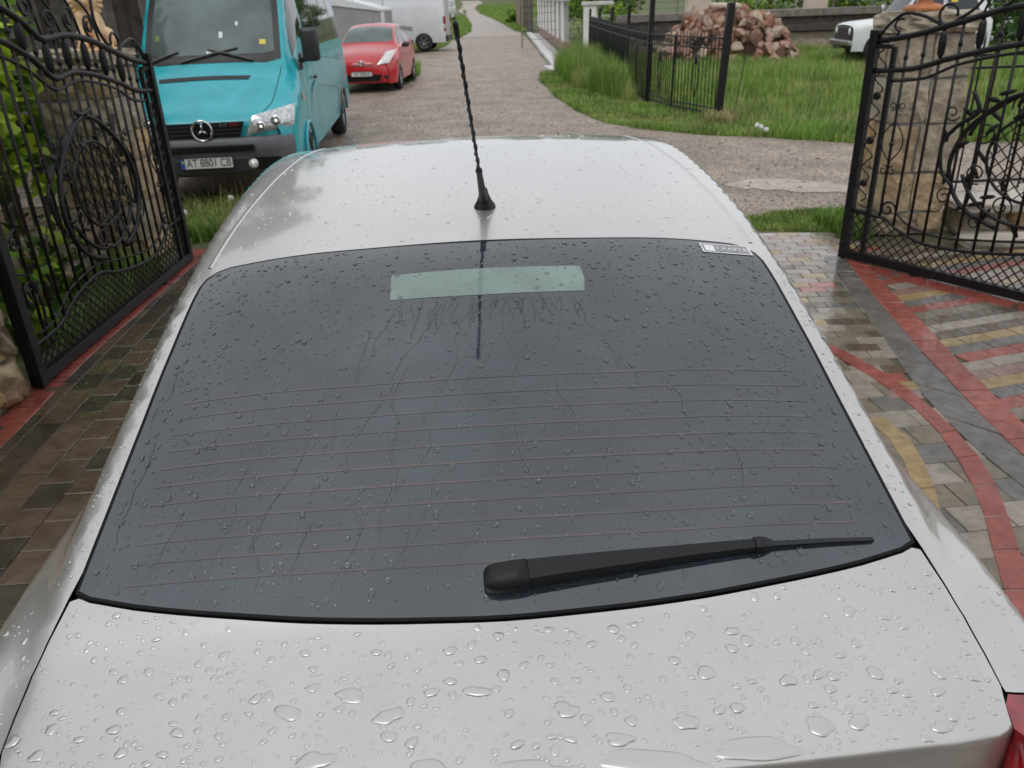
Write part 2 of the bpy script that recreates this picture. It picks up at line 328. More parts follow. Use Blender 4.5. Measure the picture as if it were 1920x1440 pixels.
class Shell:
    """Symmetric body surface: section points (x,z) tabulated along v (fore-aft); u = arc length from the centre line."""
    def __init__(s, rows):
        s.v=[r[0] for r in rows]; s.p=np.array([r[1] for r in rows],float); s.cache={}
    def sec(s, v):
        k=round(float(v),4)
        c=s.cache.get(k)
        if c is None:
            n=s.p.shape[1]
            X=np.array([pchip(s.v,s.p[:,i,0],k) for i in range(n)]); Z=np.array([pchip(s.v,s.p[:,i,1],k) for i in range(n)])
            L=np.concatenate([[0],np.cumsum(np.hypot(np.diff(X),np.diff(Z)))])
            # mirrored point keeps the crown flat on the centre line
            Lm=np.concatenate([[-L[1]],L]); t=np.linspace(0,L[-1],140)
            x=pchip(Lm,np.concatenate([[-X[1]],X]),t); z=pchip(Lm,np.concatenate([[Z[1]],Z]),t)
            z[0]=Z[0]; x[0]=0
            l=np.concatenate([[0],np.cumsum(np.hypot(np.diff(x),np.diff(z)))])
            c=(l,x,z); s.cache[k]=c
        return c
    def umax(s, v): return s.sec(v)[0][-1]
    def S1(s, u, v):
        l,x,z=s.sec(v); a=abs(u)
        return np.array([math.copysign(1,u)*np.interp(a,l,x) if u else 0.0, v, np.interp(a,l,z)])
    def S(s, u, v):
        g=.01; k=math.floor(v/g+1e-9); t=v/g-k
        a=s.S1(u,k*g)
        if t<1e-6: return a
        b=s.S1(u,(k+1)*g); p=a+(b-a)*t; p[1]=v; return p
    def N(s, u, v, e=.012):
        a=s.S(u+e,v)-s.S(u-e,v); b=s.S(u,v+e)-s.S(u,v-e); n=np.cross(a,b); n/= (np.linalg.norm(n)+1e-12)
        return n
    def u_at_z(s, v, zz):
        l,x,z=s.sec(round(v,3)); i=int(np.argmax(x>0.55*x.max())); zz_=z[i:][::-1]; return float(np.interp(zz,zz_,l[i:][::-1]))
    def u_at_x(s, v, xx):
        l,x,z=s.sec(round(v/.005)*.005); i=int(np.argmax(x)); return math.copysign(float(np.interp(abs(xx),x[:i+1],l[:i+1])),xx)
def sect(zc,we,de,wb,zb,wm,zm,wl=.865,zl=.45,ws=.82,zs=.2):
    return [(0,zc),(we*.5,zc-de*.18),(we*.85,zc-de*.62),(we,zc-de),(we+(wb-we)*.3,zc-de-(zc-de-zb)*.36),(wb,zb),(wm,zm),(wl,zl),(ws,zs)]
HERO=Shell([
 (.55,sect(1.00,.72,.035,.855,.965,.905,.84)),
 (.80,sect(1.053,.73,.035,.865,.99,.915,.87)),
 (1.0,sect(1.087,.745,.034,.876,1.02,.922,.90)),
 (1.06,sect(1.115,.752,.040,.88,1.028,.923,.91)),
 (1.2,sect(1.185,.765,.053,.885,1.04,.923,.92)),
 (1.4,sect(1.285,.752,.065,.88,1.045,.918,.91)),
 (1.6,sect(1.375,.735,.068,.868,1.02,.90,.88)),
 (1.88,sect(1.470,.715,.064,.866,1.03,.90,.88)),
 (2.2,sect(1.507,.725,.056,.862,1.03,.90,.88)),
 (2.6,sect(1.528,.738,.050,.86,1.03,.90,.88)),
 (2.95,sect(1.532,.742,.044,.858,1.025,.90,.88)),
 (3.3,sect(1.512,.735,.040,.855,1.02,.90,.88)),
 (3.5,sect(1.474,.715,.042,.85,1.015,.898,.87)),
 (3.8,sect(1.32,.70,.052,.845,1.01,.895,.86)),
 (4.15,sect(1.09,.76,.05,.84,.985,.89,.85)),
 (4.25,sect(1.04,.74,.05,.838,.955,.888,.83)),
 (4.7,sect(.965,.72,.06,.825,.87,.875,.76)),
 (5.05,sect(.86,.66,.06,.77,.77,.82,.66,.80,.45,.76,.22)),
 (5.15,sect(.80,.60,.06,.70,.71,.75,.60,.73,.45,.70,.22)),
])
YAW_CAR=math.radians(2.2); CAR_X0=.015
# ---------------------------------------------------------------- the silver car in the foreground
YC=2.8
car=empty('silver_car',(CAR_X0-math.sin(YAW_CAR)*YC,math.cos(YAW_CAR)*YC,0),YAW_CAR)
tag(car,'silver liftback car with rain drops, seen over its tailgate in the gateway','car')
HS=HERO
def hs(u,v): p=HS.S(u,v); p[1]-=YC; return p,HS.N(u,v)
def hx(x,v): return (HS.u_at_x(v,x),v)
def mir(h): return [(x,v) for x,v in h]+[(-x,v) for x,v in h[::-1] if x>1e-6]
NB=18
gl_half=[(float(x),float(pchip([-.14,0,.14,.30,.47,.61,.70],[1.025,1.020,1.025,1.037,1.060,1.088,1.114],x))) for x in np.linspace(0,.70,NB)]+[(.725,1.128),(.722,1.16),(.713,1.255),(.694,1.46),(.680,1.64),(.669,1.785),(.664,1.84),(.655,1.872),(.638,1.894),(.61,1.906),(.52,1.907),(.26,1.902),(0,1.897)]
gl_x=mir(gl_half)
GLP=[hx(*p) for p in gl_x]
seal_x=offset_poly(gl_x,.0062); SEALP=[hx(*p) for p in seal_x]
tail_half=[(.737,.835),(.728,.806),(.70,.794),(.624,.780),(.477,.766),(.385,.759),(.2,.752),(0,.749)]
lid_half=[(x,v-.010) for x,v in gl_half[:NB]]+[(.722,1.115),(.737,1.113),(.752,1.05),(.760,1.0),(.757,.93),(.751,.872)]+tail_half
lid_x=[p for p in lid_half]
lid_poly=[(x,v) for x,v in lid_half]+[(-x,v) for x,v in lid_half[::-1] if x>1e-6]
# order: glass bottom right -> side -> tail -> left side -> glass bottom left
LIDP=[hx(*p) for p in lid_poly]
# outer body outline
vf=5.15
def side_bound(sgn):
    pts=[]; arches=[(1.52,.345),(4.22,.345)]
    v=.60
    for va,r in arches:
        for q in np.linspace(v,va-r,8): pts.append((sgn*HS.umax(q),q))
        for a in np.linspace(math.pi,0,15)[1:-1]: pts.append((sgn*HS.u_at_z(va+r*math.cos(a),.31+r*math.sin(a)),va+r*math.cos(a)))
        v=va+r
    for q in np.linspace(v,vf,8): pts.append((sgn*HS.umax(q),q))
    return pts
lamp_in=.745
RB=side_bound(1); LB=side_bound(-1)
tail_R=[(HS.u_at_z(.60,.66),.60),(HS.u_at_z(.868,.66),.868),(HS.u_at_z(.868,.80),.868),(HS.u_at_x(.868,.85),.868),(HS.u_at_x(.866,.80),.866),hx(.7535,.862)]
# opening of the body where tailgate and rear window sit (open towards the tail)
hole_half=[(.7535,.872),(.7605,.93),(.7635,1.0),(.756,1.05),(.742,1.118)]+[p for p in offset_poly(gl_x,.0085)[NB+1:NB+12]]
op=[hx(x,v) for x,v in hole_half]+[hx(-x,v) for x,v in hole_half[::-1]]
body_poly=RB+[(-u,v) for u,v in []]+LB[::-1]+[(-u,v) for u,v in tail_R]+[(-u,v) for u,v in [hx(x,v) for x,v in hole_half]]+[hx(x,v) for x,v in hole_half[::-1]]+tail_R[::-1]
region('body',body_poly,hs,SILVER,car,grid=.035,edge=.022)
# black rubber behind the gaps
gap_half=[(.775,.80),(.775,1.0),(.765,1.12)]+[p for p in offset_poly(gl_x,.02)[NB+1:NB+12]]
gap_poly=[hx(x,v) for x,v in gap_half]+[hx(-x,v) for x,v in gap_half[::-1]]
region('gap_rubber',gap_poly,hs,BLACK,car,grid=.03,off=-.014)
lid=region('tailgate',LIDP,hs,SILVER,car,grid=.03,edge=.012)
win=region('rear_window',GLP,hs,GLASS_R,car,grid=.024,edge=.012,off=.0015)
# window seal as a raised black rim
def ring(name,inner,outer,fn,m,parent,hi=.003,lo=-.004):
    a=resample(inner,.02); n=len(a); b=[]
    for (p,q) in zip(inner,outer): pass
    V=[];F=[]
    A=inner; B=outer; k=len(A); AA=[];BB=[]
    for i in range(k):
        a0,a1,b0,b1=[np.array(t,float) for t in (A[i],A[(i+1)%k],B[i],B[(i+1)%k])]; m_=max(1,int(np.linalg.norm(a1-a0)/.02))
        for j in range(m_): AA.append(a0+(a1-a0)*j/m_); BB.append(b0+(b1-b0)*j/m_)
    n=len(AA)
    for i in range(n):
        p,nn=fn(*AA[i]); q,n2=fn(*BB[i]); mid=(p+q)/2
        V+=[p+nn*.0016,mid+(nn+n2)/2*hi,q+n2*hi*.6,q+n2*lo]
    for i in range(n):
        j=(i+1)%n
        for k in range(3): F.append((i*4+k,i*4+k+1,j*4+k+1,j*4+k))
    return mesh_obj(name,V,F,m,parent,True)
ring('window_seal',GLP,SEALP,hs,SEALM,win,hi=.0022)
# rear face of the tailgate below the edge
def skirt(name,pts,rows,m,parent):
    V=[];F=[];n=len(pts)
    for (dy,dz,sx) in rows:
        for p in pts: V.append((p[0]*sx,p[1]+dy,p[2]+dz))
    for r in range(len(rows)-1):
        for i in range(n-1): F.append((r*n+i,r*n+i+1,(r+1)*n+i+1,(r+1)*n+i))
    return mesh_obj(name,V,F,m,parent,True)
te=resample([(-x,v) for x,v in tail_half]+[(x,v) for x,v in tail_half[-2::-1]],.02,False)
tp=[hs(*hx(x,v))[0] for x,v in te]
skirt('tailgate_rear_face',tp,[(0,0,1),(-.003,-.0015,1),(-.0055,-.006,1),(-.0065,-.014,1),(-.006,-.06,1),(-.004,-.15,1),(-.012,-.24,1),(-.016,-.30,1)],SILVER,lid)
# bumper
bp=[(-.905,.98),(-.90,.80),(-.87,.70),(-.80,.645),(-.6,.61),(-.3,.595),(0,.59)]; bp=bp+[(-x,y) for x,y in bp[-2::-1]]; bp=resample(smooth_poly(bp,1)[1:-3],.04,False)
bpts=[(x,y-YC,0) for x,y in bp]
skirt('rear_bumper',bpts,[(.10,.735,.98),(.02,.735,1),(0,.715,1),(-.005,.6,1),(.01,.45,1),(.03,.3,.99),(.07,.22,.97)],SILVER,car)
# tail lamps
for sg in (1,-1):
    P=[hx(.7545,.858),hx(.80,.862),hx(.85,.864),(HS.u_at_z(.864,.80),.864),(HS.u_at_z(.864,.66),.864),(HS.u_at_z(.70,.66),.70),(HS.u_at_x(.70,.87),.70),hx(.80,.72),hx(.7285,.800),hx(.7385,.838)]
    lp=region('tail_light',[(sg*u,v) for u,v in P],hs,REDLAMP,car,grid=.03,edge=.012)
    pts=[hs(sg*HS.u_at_x(.84,.7385),.84)[0],hs(sg*HS.u_at_x(.800,.7285),.800)[0],hs(sg*HS.u_at_x(.72,.80),.72)[0],hs(sg*HS.u_at_x(.70,.87),.70)[0]]
    skirt('lamp_rear_lens',[Vector(p) for p in pts] if sg>0 else [Vector(p) for p in pts[::-1]],[(0,0,1),(-.012,-.012,1),(-.012,-.10,1),(.0,-.26,1)],REDLAMP,lp)
# windscreen and side windows, lamps, wheels: the far side of the car
ws=[hx(x,v) for x,v in mir([(0,3.50),(.35,3.50),(.60,3.52),(.645,3.58),(.70,4.06),(.5,4.13),(0,4.17)])]
region('windscreen',ws,hs,GLASS_D,car,grid=.06,off=.003)
for sg in (1,-1):
    for nm,vz in (('rear_side_window',[(1.90,1.10),(2.02,1.30),(2.25,1.385),(2.72,1.40),(2.72,1.08),(2.2,1.075)]),('front_side_window',[(2.78,1.08),(2.78,1.40),(3.2,1.385),(3.45,1.33),(3.85,1.085)])):
        region(nm,[(sg*HS.u_at_z(v,z),v) for v,z in vz],hs,GLASS_D,car,grid=.05,off=.003)
    hl=region('headlight',[(sg*u,v) for u,v in [hx(.52,5.06),hx(.70,4.85),hx(.80,4.72),(HS.u_at_z(4.8,.72),4.8),(HS.u_at_z(5.04,.66),5.04)]],hs,LAMP,car,grid=.04,off=.003)
    mb=MB().ell((sg*.99,3.72-YC,1.08),(.10,.06,.075)); mb.tube([(sg*.86,3.74-YC,1.02),(sg*.95,3.73-YC,1.05)],.025); mb.build('door_mirror',SILVER,car,True)
    for v in (2.74,3.92):
        pass
    mb=MB(); mb.box((sg*.915,2.45-YC,.95),(.02,.18,.03),bev=.008); mb.build('door_handle',SILVER,car,True)
def wheel(parent,c,r,w,side,tyre=TYRE,rim=ALLOY,spokes=7):
    o=MB().lathe([(r*.62,-w/2),(r*.93,-w/2),(r,-w*.32),(r,w*.32),(r*.93,w/2),(r*.62,w/2)],c=c,n=28,axis=(1,0,0),cap=False).build('wheel',tyre,parent,True)
    k=MB(); s=side
    k.lathe([(r*.64,-s*w*.30),(r*.64,s*w*.42),(r*.58,s*w*.44),(r*.57,s*w*.30)],c=c,n=24,axis=(1,0,0),cap=False)
    k.lathe([(r*.0,s*w*.36),(r*.13,s*w*.36),(r*.16,s*w*.28)],c=c,n=12,axis=(1,0,0),cap=False)
    for i in range(spokes):
        a=2*math.pi*i/spokes; d=Vector((0,math.cos(a),math.sin(a))); cc=Vector(c)+Vector((s*w*.30,0,0))
        k.tube([cc+d*r*.1,cc+d*r*.6],[r*.085,r*.06],n=6)
    k.build('rim',rim,o,True)
    MB().lathe([(0,-.01),(r*.58,-.01),(r*.58,.01),(0,.01)],c=(c[0]+s*w*.1,c[1],c[2]),n=20,axis=(1,0,0)).build('brake_disc',PLASTIC,o)
    return o
for va in (1.52,4.22):
    for sg in (1,-1): wheel(car,(sg*.79,va-YC,.31),.31,.20,sg)
fp=[(-.75,5.10),(-.7,5.2),(-.5,5.25),(0,5.27),(.5,5.25),(.7,5.2),(.75,5.10)]
skirt('front_bumper',[(x,y-YC,0) for x,y in resample(fp,.08,False)],[(-.05,.80,.9),(-.02,.77,.97),(0,.7,1),(.02,.5,1),(.02,.3,1),(-.03,.2,1)],SILVER,car)
MB().box((0,2.8-YC,.30),(1.5,4.0,.2)).build('floor_pan',BLACK,car)
# roof mouldings
for sg in (1,-1):
    vs_=np.linspace(1.93,3.42,40); V=[];F=[]
    for v in vs_:
        xm=float(np.interp(v,[1.93,2.3,2.7,3.1,3.42],[.668,.665,.655,.632,.60]))
        for dx,h in ((-.0065,-.001),(-.0045,.0014),(.0045,.0014),(.0065,-.001)):
            p,nn=hs(sg*HS.u_at_x(v,xm+dx),v); V.append(p+nn*h)
    for i in range(len(vs_)-1):
        for k in range(3): F.append((i*4+k,i*4+k+1,(i+1)*4+k+1,(i+1)*4+k))
    mesh_obj('roof_moulding',V,F,SILVER,car,True)
# heater wires: thin strips on the pane
for i in range(11):
    v0=1.105+.036*i; V=[];F=[]; w=.0021
    xs=np.linspace(-.645+.002*i,.645-.002*i,41)
    for x in xs:
        vv=v0+.018*(x/.65)**2
        for d in (-w,w):
            p,nn=hs(HS.u_at_x(vv+d,x),vv+d); V.append(p+nn*.0021)
    for k in range(len(xs)-1): F.append((2*k,2*k+2,2*k+3,2*k+1))
    mesh_obj('heater_wire',V,F,HEAT,win,True)
# clear greenish strip (uncoated part of the pane)
st=region('clear_strip',smooth_poly([hx(-.212,1.693),hx(0,1.690),hx(.219,1.694),hx(.224,1.735),hx(.220,1.779),hx(0,1.779),hx(-.213,1.776)],0),hs,BRAKESTRIP,win,grid=.03,off=.0022)
st['label']='pale green clear strip high on the rear window'
# sticker
def on_glass(x,v,dv=.0024): p,nn=hs(HS.u_at_x(v,x),v); return Vector(p+nn*dv),Vector(nn)
P0,nn=on_glass(.588,1.874); ex=(on_glass(.64,1.8765)[0]-on_glass(.53,1.8715)[0]).normalized(); M=frame(P0,ex,nn.cross(ex))
stk=MB()
stk.box((0,.0215,0),(.124,.003,.0008)); stk.box((0,-.0215,0),(.124,.003,.0008)); stk.box((-.0605,0,0),(.004,.040,.0008)); stk.box((.0605,0,0),(.004,.040,.0008))
stk.box((-.0415,.0,0),(.024,.030,.0008))
so=stk.build('sticker',WHITE_P,win); so.data.transform(M); so['label']='small white-framed web address sticker in the window corner'
sb=MB().box((0,0,-.0006),(.122,.042,.0004)).build('sticker_back',GREYV,so); sb.data.transform(M)
text_mesh('Y_PUNKT.PL',.0235,'sticker_lettering',WHITE_P,so,M@Matrix.Translation((.0165,-.001,.0004)),extrude=.0003,sx=.66)
# wiper
def wip(x,v,h): p,nn=on_glass(x,v,h); return p,nn
def wloft(name,keys,m,parent,smooth=False,n=3,bev=.25):
    V=[];F=[]; K=[]
    for (x,v,h0,h1,w) in keys:
        p,nn=on_glass(x,v,0); K.append((p,nn,h0,h1,w))
    for i,(p,nn,h0,h1,w) in enumerate(K):
        t=(K[min(i+1,len(K)-1)][0]-K[max(i-1,0)][0]).normalized(); b=nn.cross(t).normalized(); hh=(h1-h0)
        for (a,c) in ((-1,0),(-1,1-bev),(-1+bev*.8,1),(1-bev*.8,1),(1,1-bev),(1,0)): V.append(p+b*(w*a*(1 if c>0 else .9))+nn*(h0+hh*c))
    k=6
    for i in range(len(K)-1):
        for j in range(k): F.append((i*k+j,i*k+(j+1)%k,(i+1)*k+(j+1)%k,(i+1)*k+j))
    F.append(tuple(range(k-1,-1,-1))); F.append(tuple((len(K)-1)*k+j for j in range(k)))
    return mesh_obj(name,V,F,m,parent,smooth)
wp=empty('wiper',(0,0,0),0,car)
wv=lambda x: float(np.interp(x,[0,.05,.24,.445,.65],[1.071,1.076,1.092,1.110,1.124]))
cap=[]
for x,w,h in ((-.033,.009,.026),(-.030,.016,.030),(-.022,.0215,.033),(-.008,.0235,.035),(.02,.0240,.0365),(.0405,.0228,.0370)): cap.append((x,wv(x),.0,h,w))
wloft('wiper_pivot_cap',cap,WIPERM,wp,True)
wloft('wiper_arm',[(.0415,wv(.0415),.002,.036,.0215),(.10,wv(.1),.003,.0345,.0195),(.2,wv(.2),.004,.031,.0165),(.3,wv(.3),.005,.027,.013),(.4,wv(.4),.006,.0225,.0105),(.432,wv(.432),.006,.021,.010)],WIPERM,wp)
wloft('wiper_clip',[(.433,wv(.433),.004,.0225,.0125),(.44,wv(.44),.004,.024,.0125),(.452,wv(.452),.004,.022,.011),(.466,wv(.466),.004,.016,.007)],WIPERM,wp)
wloft('wiper_blade',[(.10,wv(.1)+.002,.001,.010,.006),(.3,wv(.3)+.001,.001,.011,.006),(.46,wv(.46),.001,.0135,.006),(.56,wv(.56),.001,.0115,.005),(.652,wv(.652),.001,.009,.004)],BLACK,wp)
# antenna
an=empty('antenna',(0,0,0),0,car)
a0,an_n=hs(HS.u_at_x(2.135,.012),2.135); a0=Vector(a0); a1=Vector((-0.0339,1.7026-YC,1.9643)); ad=(a1-a0).normalized(); L=(a1-a0).length
MB().lathe([(.0285,-.006),(.029,.002),(.0265,.008),(.020,.020),(.0135,.040),(.0105,.058)],c=a0,n=24,axis=(ad+Vector(an_n)).normalized()).build('antenna_foot',RUBBER,an,True)
MB().tube([a0+ad*.03,a0+ad*.09,a0+ad*.15,a0+ad*.158,a0+ad*.164,a0+ad*.170],[.0120,.0095,.0075,.0088,.0085,.0045],n=14).build('antenna_stem',RUBBER,an,True)
mb=MB(); V=[];F=[]; n=10; z0,z1=.165,L-.03; q=ad.orthogonal().normalized(); q2=ad.cross(q); m_=150
for i in range(m_):
    t=z0+(z1-z0)*i/(m_-1); ph=t*math.pi*2/.052
    for k in range(n):
        a=2*math.pi*k/n; r=.0040+.0011*math.cos(2*(a-ph)); V.append(a0+ad*t+q*(math.cos(a)*r+.0008*math.cos(ph))+q2*(math.sin(a)*r+.0008*math.sin(ph)))
for i in range(m_-1):
    for k in range(n): F.append((i*n+k,i*n+(k+1)%n,(i+1)*n+(k+1)%n,(i+1)*n+k))
mesh_obj('antenna_rod',V,F,RUBBER,an,True)
MB().tube([a0+ad*(L-.045),a0+ad*(L-.04),a0+ad*(L-.005),a0+ad*L],[.0045,.0058,.0058,.003],n=10).build('antenna_tip',RUBBER,an,True)
# ---- rain on the car
rng=np.random.RandomState(3)
def drop_geo(V,F,u,v,Rr,h,asp,ang,base=.0,seg=11,wob=.22,flatten=.5):
    p0,nn=hs(u,v); e=.01
    tu=hs(u+e,v)[0]-hs(u-e,v)[0]; tu/=np.linalg.norm(tu); tv=np.cross(nn,tu)
    ph=rng.rand(3)*6.28; am=rng.rand(3)*wob*np.array([1,.7,.45]); k=len(V)
    ca,sa=math.cos(ang),math.sin(ang)
    rings=((1,0),(.94,.36),(.80,.64),(.56,.86),(.28,.97))
    for fr,fh in rings:
        for i in range(seg):
            a=2*math.pi*i/seg; rr=Rr*(1+am[0]*math.cos(2*a+ph[0])+am[1]*math.cos(3*a+ph[1])+am[2]*math.cos(5*a+ph[2]))*fr
            x=rr*math.cos(a); y=rr*math.sin(a)*asp; x,y=x*ca-y*sa,x*sa+y*ca
            V.append(p0+tu*x+tv*y+nn*(base+h*fh))
    V.append(p0+nn*(base+h*1.01))
    for r in range(len(rings)-1):
        for i in range(seg): F.append((k+r*seg+i,k+r*seg+(i+1)%seg,k+(r+1)*seg+(i+1)%seg,k+(r+1)*seg+i))
    c=k+len(rings)*seg
    for i in range(seg): F.append((k+(len(rings)-1)*seg+i,k+(len(rings)-1)*seg+(i+1)%seg,c))
def rain(name,poly_x,N,size,hr,base,parent,asp=(.7,1.2),angs=6.28,seg=11,mind=.9,dens=None,m=None):
    P=np.array(poly_x); lo=P.min(0); hi=P.max(0); placed=[]; V=[];F=[]; tries=0
    sz=np.sort(size(N))[::-1]
    cells={}
    cand=lo+rng.rand(N*40,2)*(hi-lo); cand=cand[inpoly(cand,P)]; ic=0
    for s in sz:
        for _ in range(25):
            ic+=1; x,v=cand[ic%len(cand)]
            if dens is not None and rng.rand()>dens(x,v): continue
            ok=True; ci,cj=int(x/.03),int(v/.03)
            for a in range(ci-1,ci+2):
                for b in range(cj-1,cj+2):
                    for (qx,qv,qs) in cells.get((a,b),()):
                        if (qx-x)**2+(qv-v)**2<(mind*(qs+s))**2: ok=False; break
                    if not ok: break
                if not ok: break
            if not ok: continue
            cells.setdefault((ci,cj),[]).append((x,v,s))
            drop_geo(V,F,HS.u_at_x(v,x),v,s,s*hr*(.8+.4*rng.rand()),asp[0]+rng.rand()*(asp[1]-asp[0]),(rng.rand()-.5)*angs,base,seg)
            break
    o=mesh_obj(name,V,F,m or BEAD,parent,True); o['kind']='stuff'
    return o
gx=offset_poly(gl_x,-.012)
lidx=offset_poly(lid_poly,-.006)
rain('rain_drops',lidx,1250,lambda n: np.clip(.0031*np.exp(rng.randn(n)*.62),.0013,.0115),.23,0,lid,asp=(.55,1.0),angs=.9,seg=12)
# larger, run-together patches of water near the tail edge
V=[];F=[]
for (x,v,Rr,h,asp) in ((.34,.775,.060,.0032,.30),(.19,.765,.075,.003,.24),(.02,.762,.055,.003,.28),(-.12,.775,.03,.003,.5),(.44,.805,.020,.0032,.8),(.50,.81,.016,.003,.8),(.25,.82,.020,.0028,.6),(.56,.89,.014,.003,.8),(.66,.89,.012,.003,.9),(.42,.88,.013,.0032,.8),(-.28,.80,.028,.003,.5),(-.18,.86,.022,.003,.6),(-.33,.88,.018,.003,.8),(-.24,.90,.024,.0028,.5),(-.42,.79,.020,.003,.7),(.08,.85,.017,.003,.8),(-.05,.89,.020,.003,.5),(.30,.90,.015,.003,.8),(.15,.80,.022,.003,.45),(.62,.80,.018,.0028,.5)):
    drop_geo(V,F,HS.u_at_x(v,x),v,Rr,h,asp,(rng.rand()-.5)*.4,0,36,.24)
o=mesh_obj('water_patches',V,F,BEAD,lid,True); o['kind']='stuff'
rain('rain_drops',gx,2900,lambda n: np.clip(.0028*np.exp(rng.randn(n)*.42),.0014,.0066),.28,.0015,win,m=WATER,asp=(.8,1.5),angs=.8,seg=8,mind=1.15,dens=lambda x,v: .35+.65*min(1,abs(x+.1)*1.4+.15))
roofx=mir([(0,1.925),(.60,1.935),(.69,1.98),(.70,2.4),(.69,3.0),(.60,3.35),(0,3.36)])
rain('rain_drops',roofx,1000,lambda n: np.clip(.0021*np.exp(rng.randn(n)*.5),.0012,.006),.40,0,car,asp=(.6,1.1),angs=6.28,seg=9,dens=lambda x,v: 1 if v<2.3 else (.75 if abs(x)>.35 else .4))
for sg in (1,-1):
    pil=[(sg*x,v) for x,v in ((.742,1.14),(.775,1.14),(.765,1.3),(.735,1.7),(.715,1.9),(.70,1.9),(.695,1.7),(.715,1.3))]
    rain('rain_drops',pil,110,lambda n: np.clip(.0018*np.exp(rng.randn(n)*.4),.001,.004),.4,0,car,seg=8)
    fen=[(sg*x,v) for x,v in ((.775,.885),(.86,.885),(.872,1.0),(.85,1.14),(.765,1.12),(.778,1.0))]
    rain('rain_drops',fen,60,lambda n: np.clip(.0024*np.exp(rng.randn(n)*.5),.0012,.006),.42,0,car,seg=10)
# runnels on the pane: low half-round threads of water
def runnel(V,F,x,v,length,w,seed):
    r=np.random.RandomState(seed); k=len(V); n=max(6,int(length/.010)); dx=0; ct=0
    for i in range(n):
        f=i/(n-1); ww=w*(.55+.45*math.sin(math.pi*min(1,f*1.1))+.25*r.rand())
        p,nn=hs(HS.u_at_x(v,x),v); e=.006; tu=hs(HS.u_at_x(v,x)+e,v)[0]-p; tu/=np.linalg.norm(tu)
        for a,h in ((-1,0),(-.72,.55),(0,1),(.72,.55),(1,0)): V.append(p+tu*(a*ww)+nn*(.0015+h*ww*.45))
        v-=length/n; dx=.7*dx+r.randn()*.0022+(.004*r.randn() if r.rand()<.15 else 0); x+=dx+(-.0022 if x<0 else .0006)
        if not inpoly([(x,v)],gx)[0]: n=i+1; break
        ct+=1
    for i in range(n-1):
        for j in range(4): F.append((k+i*5+j,k+(i+1)*5+j,k+(i+1)*5+j+1,k+i*5+j+1))
V=[];F=[]
spots=[(-.20,1.67,.20),(-.14,1.685,.12),(-.10,1.67,.30),(-.06,1.60,.22),(-.03,1.685,.10),(.02,1.685,.09),(.03,1.62,.28),(.06,1.68,.12),(.10,1.68,.09),(.20,1.66,.20),(.27,1.52,.15),(-.17,1.50,.34),(-.22,1.45,.16),(-.30,1.42,.10),(-.36,1.36,.22),(-.13,1.40,.30),(-.44,1.36,.14),(.05,1.42,.22),(.13,1.46,.16),(-.09,1.30,.20),(-.50,1.30,.18),(-.33,1.20,.12),(-.57,1.24,.12),(-.64,1.60,.30),(-.66,1.40,.22),(-.25,1.24,.17),(.22,1.34,.10),(.35,1.45,.12),(-.42,1.22,.14),(-.02,1.20,.12),(-.15,1.22,.18),(.0,1.54,.12),(-.25,1.62,.16),(.15,1.60,.10),(.45,1.30,.10)]
for i,(x,v,l) in enumerate(spots): runnel(V,F,x,v,l,.0017+.0012*((i*37)%10)/10,100+i)
for i in range(26):
    x=-.2+.42*rng.rand(); runnel(V,F,x,1.686-.01*rng.rand(),.04+.06*rng.rand(),.0016+.0012*rng.rand(),300+i)
o=mesh_obj('water_runnels',V,F,WATER,win,True); o['kind']='stuff'
# ---------------------------------------------------------------- ground, street, path, paving
def hter(x,y): return .00035*max(0,y-50)**2
def proj_px(p):
    q=Vector(p)-Vector((0,0,CAM_H)); d=q.dot(_f)
    if d<.1: return (-9999,-9999,d)
    return (960+FPX*q.dot(_r)/d,720-FPX*q.dot(_u)/d,d)
def sheet(name,poly,z,m,grid=1.0,ter=False,edge=None,kind='structure',label=None,cat=None,parent=None):
    def fn(a,b): return np.array([a,b,z+(hter(a,b) if ter else 0)]),np.array([0,0,1.])
    o=region(name,poly,fn,m,parent,grid=grid,edge=edge or grid*.7,smooth=True)
    if kind: o['kind']=kind
    if label: tag(o,label,cat)
    return o
def jag(poly,d,amp,seed=0):
    r=np.random.RandomState(seed); P=resample(poly,d); return [(x+r.randn()*amp,y+r.randn()*amp) for x,y in P]
V=[];F=[]; xs=[-900,-300,-120,-60,-30,-15,0,15,30,60,120,300,900]; ys=[-60,-20,0,20,40,50,60,70,80,90,100,110,120,140,170,220,320,600,1200]
for y in ys:
    for x in xs: V.append((x,y,-.022+(hter(x,y) if y<170 else hter(x,170)+(y-170)*.02)))
n=len(xs)
for j in range(len(ys)-1):
    for i in range(n-1): F.append((j*n+i,j*n+i+1,(j+1)*n+i+1,(j+1)*n+i))
g=mesh_obj('ground',V,F,GROUNDG,None,True); tag(g,'grassy ground of the meadows around the street','ground',kind='structure')
